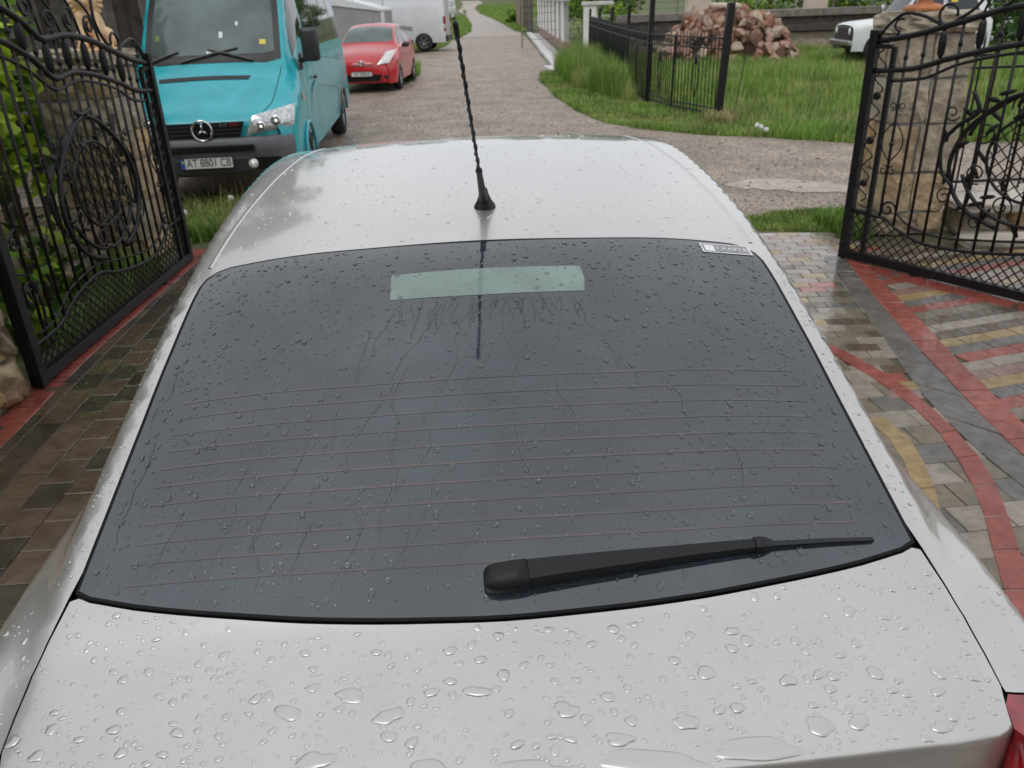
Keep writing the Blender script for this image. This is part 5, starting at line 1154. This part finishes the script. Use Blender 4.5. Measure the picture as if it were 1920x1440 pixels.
# rubble pile
rp_=empty('rubble_pile',(7.25,27.9,0)); tag(rp_,'heap of broken red and tan building stone behind the iron fence','rubble')
rr=np.random.RandomState(31); protos=[]
for k in range(10):
    bm=bmesh.new(); bmesh.ops.create_icosphere(bm,subdivisions=1,radius=.5)
    for v in bm.verts: v.co=Vector((v.co.x*(.6+1.1*rr.rand()),v.co.y*(.5+.7*rr.rand()),v.co.z*(.35+.6*rr.rand())))
    me=bpy.data.meshes.new('rubble_stone'); bm.to_mesh(me); bm.free(); protos.append(me)
mats_=[]
for me in protos:
    for m_ in RUBS:
        c=me.copy(); c.materials.append(m_); mats_.append(c)
n=0
while n<295:
    x=rr.uniform(-2.1,2.1); y=rr.randn()*.7-.25
    h=1.50*max(0,1-(abs(x)/2.15)**3.2-(y/1.8)**2)
    if h<.05: continue
    z=h*(.55+.45*rr.rand()) if y<.3 else h
    o=bpy.data.objects.new('rubble_stone',mats_[int(rr.randint(len(mats_)))]); COL.objects.link(o); o.parent=rp_; s=.22+.32*rr.rand(); o.scale=(s,s,s); o.location=(x,y-.25*(1-z/1.7),z); o.rotation_euler=tuple(rr.rand(3)*6.28); n+=1
MB().ell((0,.15,0),(1.75,1.05,1.15),18,10).build('rubble_core',RUBS[3],rp_,False)
MB().box((-.15,-.3,1.60),(.9,.35,.09),rot=(.1,.04,.15),bev=.01).build('pale_board',CREAM,rp_); MB().box((-1.25,-.35,1.22),(.42,.25,.07),rot=(.2,-.2,.2),bev=.01).build('pale_board',CREAM,rp_)
# stacked beams behind the tall grass
tb=empty('beam_stack',(10.3,31.4,0)); tag(tb,'long stack of dark weathered beams behind the tall grass','beams')
for k,(z,y,m_,dx,L_) in enumerate(((.18,0,WOODT,0,11),(.46,.1,WOODT,.6,10.4),(.74,-.1,WOODD,-.3,11.5),(.98,.0,WOODD,.2,11),(1.22,-.12,WOODG,-.2,11.8),(1.22,.3,WOODG,.4,11),(.98,.4,WOODD,-.4,11),(.6,.5,WOODG,.1,11))):
    MB().box((dx,y,z),(L_,.30,.24),rot=(0,R(.2*(k%3-1)),R(.5*(k%2))),bev=.015).build('beam',m_,tb)
for x in (-4.8,-1.5,1.8,4.8): MB().box((x,.15,.12),(.25,1.0,.22)).build('bearer',WOODD,tb)
# cream concrete posts
for i,(x,y,w,h,lab) in enumerate(((7.35,32.6,.85,1.85,'cream concrete post with a flat cap behind the rubble heap'),(12.05,33.6,.78,1.95,'plain cream concrete post behind the dark beam stack'))):
    cp=empty('concrete_post',(x,y,0)); tag(cp,lab,'post'); MB().box((0,0,h/2),(w,.5,h),bev=.02).build('shaft',CREAM,cp); MB().box((0,0,h+.05),(w+.16,.66,.10),bev=.02).build('cap',CREAM,cp)
# wire fence far behind
wf2=empty('wire_fence',(11,38.5,0)); tag(wf2,'thin wire fence on slim posts behind the beams and concrete posts','fence')
p_=None
for k in range(13):
    x=-10+k*1.7
    if p_ is None: p_=MB().tube([(0,0,0),(0,0,1.75)],.035,n=6).build('post',WOODG,wf2); p_.location=(x,0,0)
    else: share(p_,wf2,(x,0,0))
for z in (.35,.7,1.05,1.4,1.65): MB().tube([(-10,0,z),(10.4,0,z)],.010,n=4).build('wire',PLASTIC,wf2)
# plank barn wall on the left and open timber shed
pb=empty('plank_barn',(-9.2,14.6,0),R(-4)); tag(pb,'weathered grey plank barn wall behind the lion pillar','barn')
rb_=np.random.RandomState(6)
for k in range(36):
    MB().box((-3.6+k*.21,rb_.randn()*.006,1.75),(.20,.03,3.5+.06*rb_.rand()),bev=.004).build('plank',WOODG if rb_.rand()<.75 else WOODD,pb)
MB().box((0,1.6,1.7),(7.4,3.0,3.3)).build('barn_core',WOODD,pb)
MB().prism([(-.7,3.4),(3.6,3.4),(1.45,5.0)],8.4,frame((-4.2,0,0),(0,1,0),(0,0,1))).build('roof',WOODD,pb)
MB().box((0,-.05,3.42),(7.7,.08,.18)).build('eaves_board',WOODD,pb)
ts=empty('timber_shed',(-8.3,40.5,0)); tag(ts,'open dark brown timber shed behind the red hatchback','shed')
for x in (-1.6,-.55,.5,1.5): MB().box((x,-1,1.5),(.18,.18,3.0)).build('post',WOODD,ts)
for z in (.6,1.25,1.9,2.6): MB().box((0,-1.06,z),(3.4,.06,.16)).build('rail',WOODD,ts)
MB().box((0,1,1.4),(3.4,.08,2.8)).build('back_wall',WOODD,ts); MB().box((0,0,3.1),(4.0,3.0,.14),rot=(R(6),0,0)).build('roof',WOODD,ts)
# white house on the right behind the garden
hw=empty('white_house',(24.5,33.5,0),R(10)); tag(hw,'white plastered house wall beyond the garden conifer','house')
MB().box((0,2.5,1.5),(9,5,3.0),bev=.02).build('wall',WHITEC,hw); MB().box((0,2.5,.2),(9.1,5.1,.42),bev=.02).build('plinth',CONC,hw)
MB().prism([(-.4,3.0),(5.4,3.0),(2.5,5.2)],9.8,frame((-4.9,0,0),(0,1,0),(0,0,1))).build('roof',RUBS[0],hw)
for x in (-3,0,3):
    w_=MB().box((x,-.02,1.65),(1.2,.08,1.3),bev=.01).build('window',WHITEV,hw); MB().box((x,-.045,1.65),(1.04,.06,1.14)).build('pane',GLASS_D,w_); MB().box((x,-.08,.98),(1.4,.18,.06)).build('sill',CONC,w_)
# far boundary blocks and hives
for i,(x,y,lab) in enumerate(((6.1,38.0,'white hive box standing in the far grass behind the rubble heap'),(4.6,40.0,'white hive box half hidden by far bushes near the iron fence'))):
    hb=empty('hive',(x,y,0)); tag(hb,lab,'hive'); MB().box((0,0,.65),(.7,.6,.9),bev=.02).build('box',WHITEO,hb); MB().box((0,0,1.14),(.82,.72,.09),bev=.015).build('lid',CONC,hb)
    for sx in (-.28,.28): MB().box((sx,0,.1),(.08,.5,.22)).build('leg',WOODG,hb)

# unseen house added behind the camera, to darken tail and drops by reflection
hy=empty('added_yard_house',(.5,-4.6,0)); tag(hy,'unseen grey-beige house added across the yard for the silver car to mirror','house')
MB().box((0,-3,2.6),(13,6,5.2),bev=.03).build('wall',STONES[1],hy); MB().box((0,-3,.25),(13.2,6.2,.5),bev=.03).build('plinth',MORTAR,hy)
MB().prism([(-6.6,5.2),(.9,5.2),(-2.9,8.2)],14,frame((-7,0,0),(0,1,0),(0,0,1))).build('roof',RUBS[3],hy)
for x in (-4.5,-1.6,4.4):
    w_=MB().box((x,.0,2.0),(1.5,.12,1.5),bev=.02).build('window',WHITEV,hy); MB().box((x,.05,2.0),(1.3,.08,1.3)).build('pane',GLASS_D,w_); MB().box((x,.1,1.2),(1.7,.25,.07)).build('sill',CONC,w_)
d_=MB().box((1.5,.02,1.3),(1.1,.12,2.1),bev=.02).build('door',WOODD,hy); MB().ell((1.9,.11,1.25),(.03,.04,.03)).build('handle',CHROME,d_,True); MB().box((1.5,.5,.12),(2.0,1.0,.24),bev=.02).build('step',CONC,hy)
# ---------------------------------------------------------------- grass, shrubs, trees
def fast_mesh(name,V,F,k,mats,mi,parent=None,smooth=False):
    """V (n,3), F (m,k) arrays"""
    me=bpy.data.meshes.new(name); n=len(V); m=len(F); me.vertices.add(n); me.vertices.foreach_set('co',np.ascontiguousarray(V,dtype=np.float32).ravel())
    me.loops.add(m*k); me.loops.foreach_set('vertex_index',np.ascontiguousarray(F,dtype=np.int32).ravel()); me.polygons.add(m)
    me.polygons.foreach_set('loop_start',np.arange(0,m*k,k,dtype=np.int32))
    for x in mats: me.materials.append(x)
    me.polygons.foreach_set('material_index',np.ascontiguousarray(mi,dtype=np.int32)); me.update(calc_edges=True); me.validate()
    if smooth: me.polygons.foreach_set('use_smooth',np.ones(m,bool))
    o=bpy.data.objects.new(name,me); COL.objects.link(o)
    if parent: o.parent=parent
    return o
def blades(P,h,w,lean,rg,mi,z0=-.02):
    n=len(P); a=rg.rand(n)*6.283; d=np.stack([np.cos(a),np.sin(a)],1); s=np.stack([-d[:,1],d[:,0]],1); b=np.zeros((n,5,3))
    L=lean*(.3+.9*rg.rand(n)); 
    z=z0 if np.isscalar(z0) else z0
    b[:,0,:2]=P-s*w[:,None]/2; b[:,1,:2]=P+s*w[:,None]/2
    m=P+d*(L*h*.30)[:,None]; b[:,2,:2]=m+s*(w*.42)[:,None]; b[:,3,:2]=m-s*(w*.42)[:,None]; t=P+d*(L*h)[:,None]; b[:,4,:2]=t
    b[:,0,2]=z; b[:,1,2]=z; b[:,2,2]=z+h*.58; b[:,3,2]=z+h*.58; b[:,4,2]=z+h*(1-.25*np.minimum(1,L))
    i=np.arange(n)[:,None]*5; F=np.concatenate([np.stack([i+0,i+1,i+2],2)[:,0],np.stack([i+0,i+2,i+3],2)[:,0],np.stack([i+3,i+2,i+4],2)[:,0]],0)
    return b.reshape(-1,3),F,np.concatenate([mi,mi,mi])
GSEED=[40]
def grass(name,poly,n,h,w,weights,label,lean=.55,hfn=None,excl=()):
    GSEED[0]+=1; rg=np.random.RandomState(GSEED[0]); A=np.array(poly,float); lo,hi=A.min(0),A.max(0); P=np.zeros((0,2))
    while len(P)<n:
        q=lo+rg.rand(n*2,2)*(hi-lo); k=inpoly(q,A)
        for e in excl: k&=~inpoly(q,e)
        P=np.concatenate([P,q[k]])
    P=P[:n]; cl=np.sin(P[:,0]*1.9+np.sin(P[:,1]*1.3)*2)+np.sin(P[:,1]*2.3+P[:,0]*.8)
    hh=(h[0]+(h[1]-h[0])*rg.rand(n))*(1+.22*cl)
    if hfn is not None: hh*=np.array([hfn(x,y) for x,y in P])
    wts=np.array(weights,float); wts/=wts.sum(); mi=rg.choice(5,size=n,p=wts); k=(cl>.9)&(rg.rand(n)<.5); mi[k]=0; k=(cl<-1.0)&(rg.rand(n)<.5); mi[k]=2 if weights[2]>0 else mi[k]
    z=np.array([hter(x,y)-.022 for x,y in P]) if hi[1]>50 else (-.003 if name=='moss' else -.022)
    V,F,M=blades(P,hh,w*(.6+.8*rg.rand(n)),lean,rg,mi,z); o=fast_mesh(name,V,F,3,GRASSM,M); tag(o,label,'grass',kind='stuff'); return o
G=[3,3,1.2,1.5,.3]
grass('grass',[(1.9,7.45),(2.5,7.28),(3.0,7.12),(3.35,7.05),(3.5,7.8),(3.06,7.96),(2.66,7.88),(2.35,7.72)],9000,(.03,.075),.008,[3,3,2,1,.3],'short green grass between the yard paving and the street')
grass('grass',[(2.95,6.85),(3.2,6.8),(3.2,7.6),(2.9,7.5)],900,(.10,.24),.012,[4,2,0,2,0],'tuft of fresh weeds at the foot of the sandstone pillar')
grass('grass',[(-4.6,7.9),(-3.0,7.6),(-2.55,7.7),(-2.6,8.5),(-3.0,9.2),(-3.6,9.3),(-4.6,9.0)],14000,(.08,.24),.011,[6,3,.6,2,.2],'lush verge grass in front of the turquoise minibus')
grass('grass',[(-4.4,8.6),(-2.9,8.4),(-2.8,9.4),(-3.4,9.6)],130,(.30,.55),.006,[0,1,3,0,4],'pale dry grass stems in front of the turquoise minibus',lean=.7)
verge=[(3.0,13.0),(2.27,13.75),(1.76,14.66),(1.45,16.5),(1.19,19.0),(1.05,23.0),(1.13,24.9),(1.66,26.4),(2.3,28.0),(2.55,30),(2.98,30),(2.9,26),(2.82,22.6),(2.82,19.6),(2.88,17.0),(3.10,15.7),(3.62,14.2),(4.0,12.45)]
grass('grass',verge,42000,(.05,.14),.012,[2.5,3,2,1,.3],'mown grass verge between the lane and the iron fence',excl=[[(1.7,26),(2.4,26),(2.5,31),(1.7,31)]])
tall=[(1.75,20.5),(1.6,22.5),(1.55,25.0),(2.35,27.6),(2.9,29),(2.85,22),(2.80,19.0),(2.75,17.2),(2.2,18.2)]
grass('tall_grass',tall,11000,(.35,.85),.012,[3,4,1,2,.6],'clump of tall seeding grass against the iron fence',lean=.35)
field=[(3.75,13.9),(4.1,12.4),(5.0,11.7),(8,11.15),(14,11.0),(20,12),(22,26),(14,31),(9,30.6),(5.5,30.6),(3.1,30),(3.0,26),(2.92,22),(2.98,17.2),(3.25,15.8)]
grass('tall_grass',field,90000,(.16,.40),.014,[2.2,3.4,2.0,1.2,.5],'wide meadow of tall grass behind the iron fence',lean=.4,hfn=lambda x,y: min(1.1,.35+.10*max(0,y-12.0))*(1 if y<22 else .75))
grass('grass',[(4.1,12.3),(5,11.65),(8,11.1),(14,10.95),(14,12.2),(8,12.4),(5,12.9),(3.8,13.6)],16000,(.06,.20),.010,[4,2.5,1,1.6,.3],'short roadside grass along the edge of the tall meadow')
grass('grass',[(-3.6,24.5),(-2.55,24.4),(-2.5,26.5),(-2.7,29.3),(-3.9,30.6),(-6,31.5),(-6,28)],15000,(.08,.30),.014,[4,3,.6,1.5,.1],'green roadside grass behind the red hatchback')
grass('grass',[(-2.95,40.6),(-2.6,44),(-2.65,48.9),(-2.2,53),(-1.9,60),(-2.2,72),(-3.4,92),(-9,92),(-9,40.6)],30000,(.06,.20),.03,[4,3,1,1,.1],'meadow grass left of the winding track')
grass('grass',[(1.6,56),(1.2,59.5),(.6,69.6),(-.6,83.8),(-2.0,96),(-2.6,112),(8,112),(3,80),(1.9,60)],26000,(.06,.22),.04,[4,3,1,1,.1],'meadow grass right of the winding track')
grass('grass',[(-2.9,5),(-3.4,5),(-3.4,6.7),(-2.95,6.7)],2500,(.08,.25),.012,[3,1,.5,4,.1],'dark weeds behind the gate leaf at the foot of the low wall')
grass('dry_clump',[(3.35,13.9),(3.75,13.7),(3.95,14.3),(3.55,14.5)],500,(.15,.40),.016,[0,0,2,0,5],'rusty dry weed clump at the foot of the leaning fence post',lean=.8)
# moss tufts in the paving joints on the left
grass('moss',[(-2.62,4.2),(-2.35,3.9),(-1.9,4.6),(-2.0,5.6),(-2.62,6.2)],1300,(.004,.011),.007,[2,0,.3,4,0],'green moss in the joints of the dark paving beside the gate leaf')
# dandelion clocks and white flowers
def flower(x,y,h,r,label,group):
    f=empty('flower',(x,y,-.02)); tag(f,label,'flower',group)
    MB().tube([(0,0,0),(.01,.01,h*.6),(.015,.0,h)],.003,n=5).build('stem',GRASSM[0],f,True)
    bm=bmesh.new(); bmesh.ops.create_icosphere(bm,subdivisions=2,radius=r); rq=np.random.RandomState(int(x*1000)%999)
    for v in bm.verts: v.co*=(.75+.4*rq.rand())
    me=bpy.data.meshes.new('flower_head'); bm.to_mesh(me); bm.free(); me.materials.append(PETAL); o=bpy.data.objects.new('flower_head',me); COL.objects.link(o); o.parent=f; o.location=(.015,0,h)
for x,y,h in ((-3.33,8.3,.14),(-2.98,8.75,.18)): flower(x,y,h,.032,'white dandelion clock in the lush grass before the minibus','dandelion clocks')
for x,y,h in ((3.82,12.55,.18),(3.90,12.62,.14),(3.95,12.5,.12)): flower(x,y,h,.040,'white flower at the grassy street edge by the fence end','white street-edge flowers')
# leaf meshes
def leaf_mesh(name,lob,m):
    P=[]
    for i in range(16):
        a=2*math.pi*i/16; r=.5*(1-.28*abs(math.sin(lob*a/2)) if lob else .5+.5*abs(math.cos(a/2))); P.append((r*math.sin(a),r*math.cos(a)+.3,.06*math.cos(2*a)))
    V=[(0,.3,-.05)]+P; F=[(0,1+i,1+(i+1)%16) for i in range(16)]; me=bpy.data.meshes.new(name); me.from_pydata(V,[],F); me.materials.append(m); return me
LM=[leaf_mesh('vine_leaf',5,m) for m in LEAFS]
def vine(name,label,cx,cy,rx,ry,z0,z1,n,size,seed,bias=(.55,.35,.10),big=True):
    v=empty(name,(cx,cy,0)); tag(v,label,'shrub'); rq=np.random.RandomState(seed)
    for k in range(5):
        a=rq.rand()*6.28; MB().tube([(0+.2*math.cos(a),.2*math.sin(a),-.02),(.5*rx*math.cos(a),.5*ry*math.sin(a),(z0+z1)/2),(.8*rx*math.cos(a),.8*ry*math.sin(a),z1*.95)],[.018,.012,.005],n=6).build('stem',BARK,v,True)
    for i in range(n):
        a=rq.rand()*6.28; r=rq.rand()**.4; z=z0+(z1-z0)*rq.rand(); o=bpy.data.objects.new('leaf',LM[int(rq.choice(3,p=bias))]); COL.objects.link(o); o.parent=v
        o.location=(rx*r*math.cos(a),ry*r*math.sin(a),z); s=size*(.6+.7*rq.rand()); o.scale=(s,s,s); o.rotation_euler=(rq.randn()*.6-.5,rq.randn()*.5,rq.rand()*6.28)
    return v
vine('grape_vine','bright green large-leaved vine climbing beside the lion pillar',-3.72,6.25,.26,.42,.80,2.15,270,.17,1)
vine('leafy_shrub','dark green leafy shrub low behind the gate leaf against the wall',-3.30,5.35,.22,.75,.02,.75,220,.12,2,(.22,.45,.33))
vine('grape_vine','yellow green vine on the low rubble wall left of the lion pillar',-3.42,5.45,.22,.45,.95,2.05,220,.15,4,(.70,.25,.05))
vine('leafy_shrub','yellow green leafy shrub behind the near end of the gate leaf',-3.75,4.35,.35,.45,.7,1.7,160,.15,3,(.6,.3,.1))
# trees: tapered trunk, limbs, crown of leaf-sized faces in clumps
def tree(name,label,x,y,h,cr,seed,n=7000,ls=.16,mats=LEAFS,trunk=.16,cz=.62,mix=(.15,.45,.40),cone=False,base=None,group=None):
    rq=np.random.RandomState(seed); t=empty(name,(x,y,(hter(x,y)-.03) if base is None else base)); tag(t,label,'tree',group)
    tk=MB(); tk.tube([(0,0,0),(.05*h*.2,.02,h*.3),(.0,.05,h*.6),(.05,0,h*.92)],[trunk,trunk*.75,trunk*.45,trunk*.1],n=9)
    for k in range(9):
        a=rq.rand()*6.28; z=h*(.3+.45*rq.rand()); L=cr*(.5+.4*rq.rand()); tk.tube([(0,0,z),(L*.5*math.cos(a),L*.5*math.sin(a),z+L*.25),(L*math.cos(a),L*math.sin(a),z+L*.45)],[trunk*.35,trunk*.2,trunk*.06],n=6)
    tk.build('trunk',BARK,t,True)
    nc=46; cc=[]
    for k in range(nc):
        a=rq.rand()*6.28; q=rq.rand(); zz=h*(cz-.34+.70*q)
        rr=cr*(math.sqrt(max(.02,1-((q-.42)/.62)**2)))*rq.rand()**.45 if not cone else cr*(1-q)*.95*rq.rand()**.4
        cc.append((rr*math.cos(a),rr*math.sin(a),zz,cr*(.20+.16*rq.rand())))
    cc=np.array(cc); i=rq.randint(nc,size=n); d=rq.randn(n,3); d/=np.linalg.norm(d,axis=1)[:,None]; P=cc[i,:3]+d*(cc[i,3]*rq.rand(n)**.33)[:,None]*np.array([1,1,.75])
    s=ls*(.6+.8*rq.rand(n)); u=rq.randn(n,3); u/=np.linalg.norm(u,axis=1)[:,None]; w=np.cross(u,rq.randn(n,3)); w/=np.linalg.norm(w,axis=1)[:,None]
    V=np.stack([P-u*s[:,None]*.5,P+w*s[:,None]*.32,P+u*s[:,None]*.55,P-w*s[:,None]*.32],1).reshape(-1,3); F=np.arange(n*4).reshape(n,4); mi=rq.choice(3,size=n,p=mix)
    fast_mesh('crown',V,F,4,mats,mi,t); return t
tree('walnut_tree','broad dark leafy tree overhanging the low wall beside the gate leaf',-7.4,4.6,5.4,2.6,11,15000,.30,cz=.60)
tree('walnut_tree','broad dark leafy tree in front of the plank barn corner',-8.0,9.8,7.2,2.8,12,13000,.30,cz=.64)
tree('walnut_tree','tall leafy tree behind the plank barn roof',-8.5,19.5,9.5,3.4,13,8000,.30,cz=.60)
tree('garden_conifer','dark conifer with low branches in front of the white house',16.2,28.5,6.5,1.9,15,7000,.16,cz=.40,mix=(.0,.25,.75),cone=True)
tree('orchard_tree','small orchard tree behind the beam stack and wire fence',13.5,44,4.6,2.2,16,5000,.20,cz=.5,mix=(.25,.5,.25))
tree('orchard_tree','slim orchard tree beside the far hive box',5.6,46,4.8,2.2,17,5000,.20,cz=.5,mix=(.25,.5,.25))
tree('orchard_tree','orchard tree beyond the second concrete post',18.5,46,5.2,2.5,18,5000,.22,cz=.5,mix=(.25,.5,.25))
tree('meadow_tree','round meadow tree right of the winding track top',4.0,128,7,3.6,19,3500,.45,cz=.5)
tree('meadow_tree','meadow tree left of the winding track top',-12,122,7.5,3.8,20,3500,.45,cz=.5)
tree('meadow_tree','dense meadow tree between the track top and the board wall',10,112,6.5,3.4,21,3500,.45,cz=.5)
tree('meadow_tree','low spreading meadow tree beyond the small white van',-19,108,6.5,3.6,22,3500,.45,cz=.5)
def bush(name,label,x,y,rx,rz,seed,n=2600,ls=.12,mix=(.3,.45,.25)):
    rq=np.random.RandomState(seed); b=empty(name,(x,y,-.03)); tag(b,label,'bush')
    st=MB()
    for k in range(6): a=rq.rand()*6.28; st.tube([(0,0,0),(rx*.4*math.cos(a),rx*.4*math.sin(a),rz*.6),(rx*.7*math.cos(a),rx*.7*math.sin(a),rz*1.2)],[.03,.02,.006],n=5)
    st.build('stems',BARK,b,True); nc=18; a=rq.rand(nc)*6.28; r=rx*rq.rand(nc)**.5*.8; C_=np.stack([r*np.cos(a),r*np.sin(a),rz*(.3+1.1*rq.rand(nc))],1)
    i=rq.randint(nc,size=n); d=rq.randn(n,3); d/=np.linalg.norm(d,axis=1)[:,None]; P=C_[i]+d*(rx*.34*rq.rand(n)**.33)[:,None]; s=ls*(.6+.8*rq.rand(n)); u=rq.randn(n,3); u/=np.linalg.norm(u,axis=1)[:,None]; w=np.cross(u,rq.randn(n,3)); w/=np.linalg.norm(w,axis=1)[:,None]
    V=np.stack([P-u*s[:,None]*.5,P+w*s[:,None]*.32,P+u*s[:,None]*.55,P-w*s[:,None]*.32],1).reshape(-1,3); fast_mesh('foliage',V,np.arange(n*4).reshape(n,4),4,LEAFS,rq.choice(3,size=n,p=mix),b)
bush('bush','yellow green bush behind the iron fence and the white gate post',4.3,33.5,.9,.9,31)
bush('bush','wild bush behind the first concrete post',9.4,36.8,1.5,.9,32)
bush('bush','wild bush in the gap between the two concrete posts',10.6,39.8,1.6,1.0,33)
bush('bush','dense bush beside the old white off-roader',17.5,33.0,1.6,1.1,34,mix=(.1,.4,.5))
bush('bush','wild bush at the foot of the board wall',1.2,72.5,.9,.8,35,1600,.2)
bush('bush','wide bush behind the white hive boxes',5.4,42.5,1.8,1.0,36)
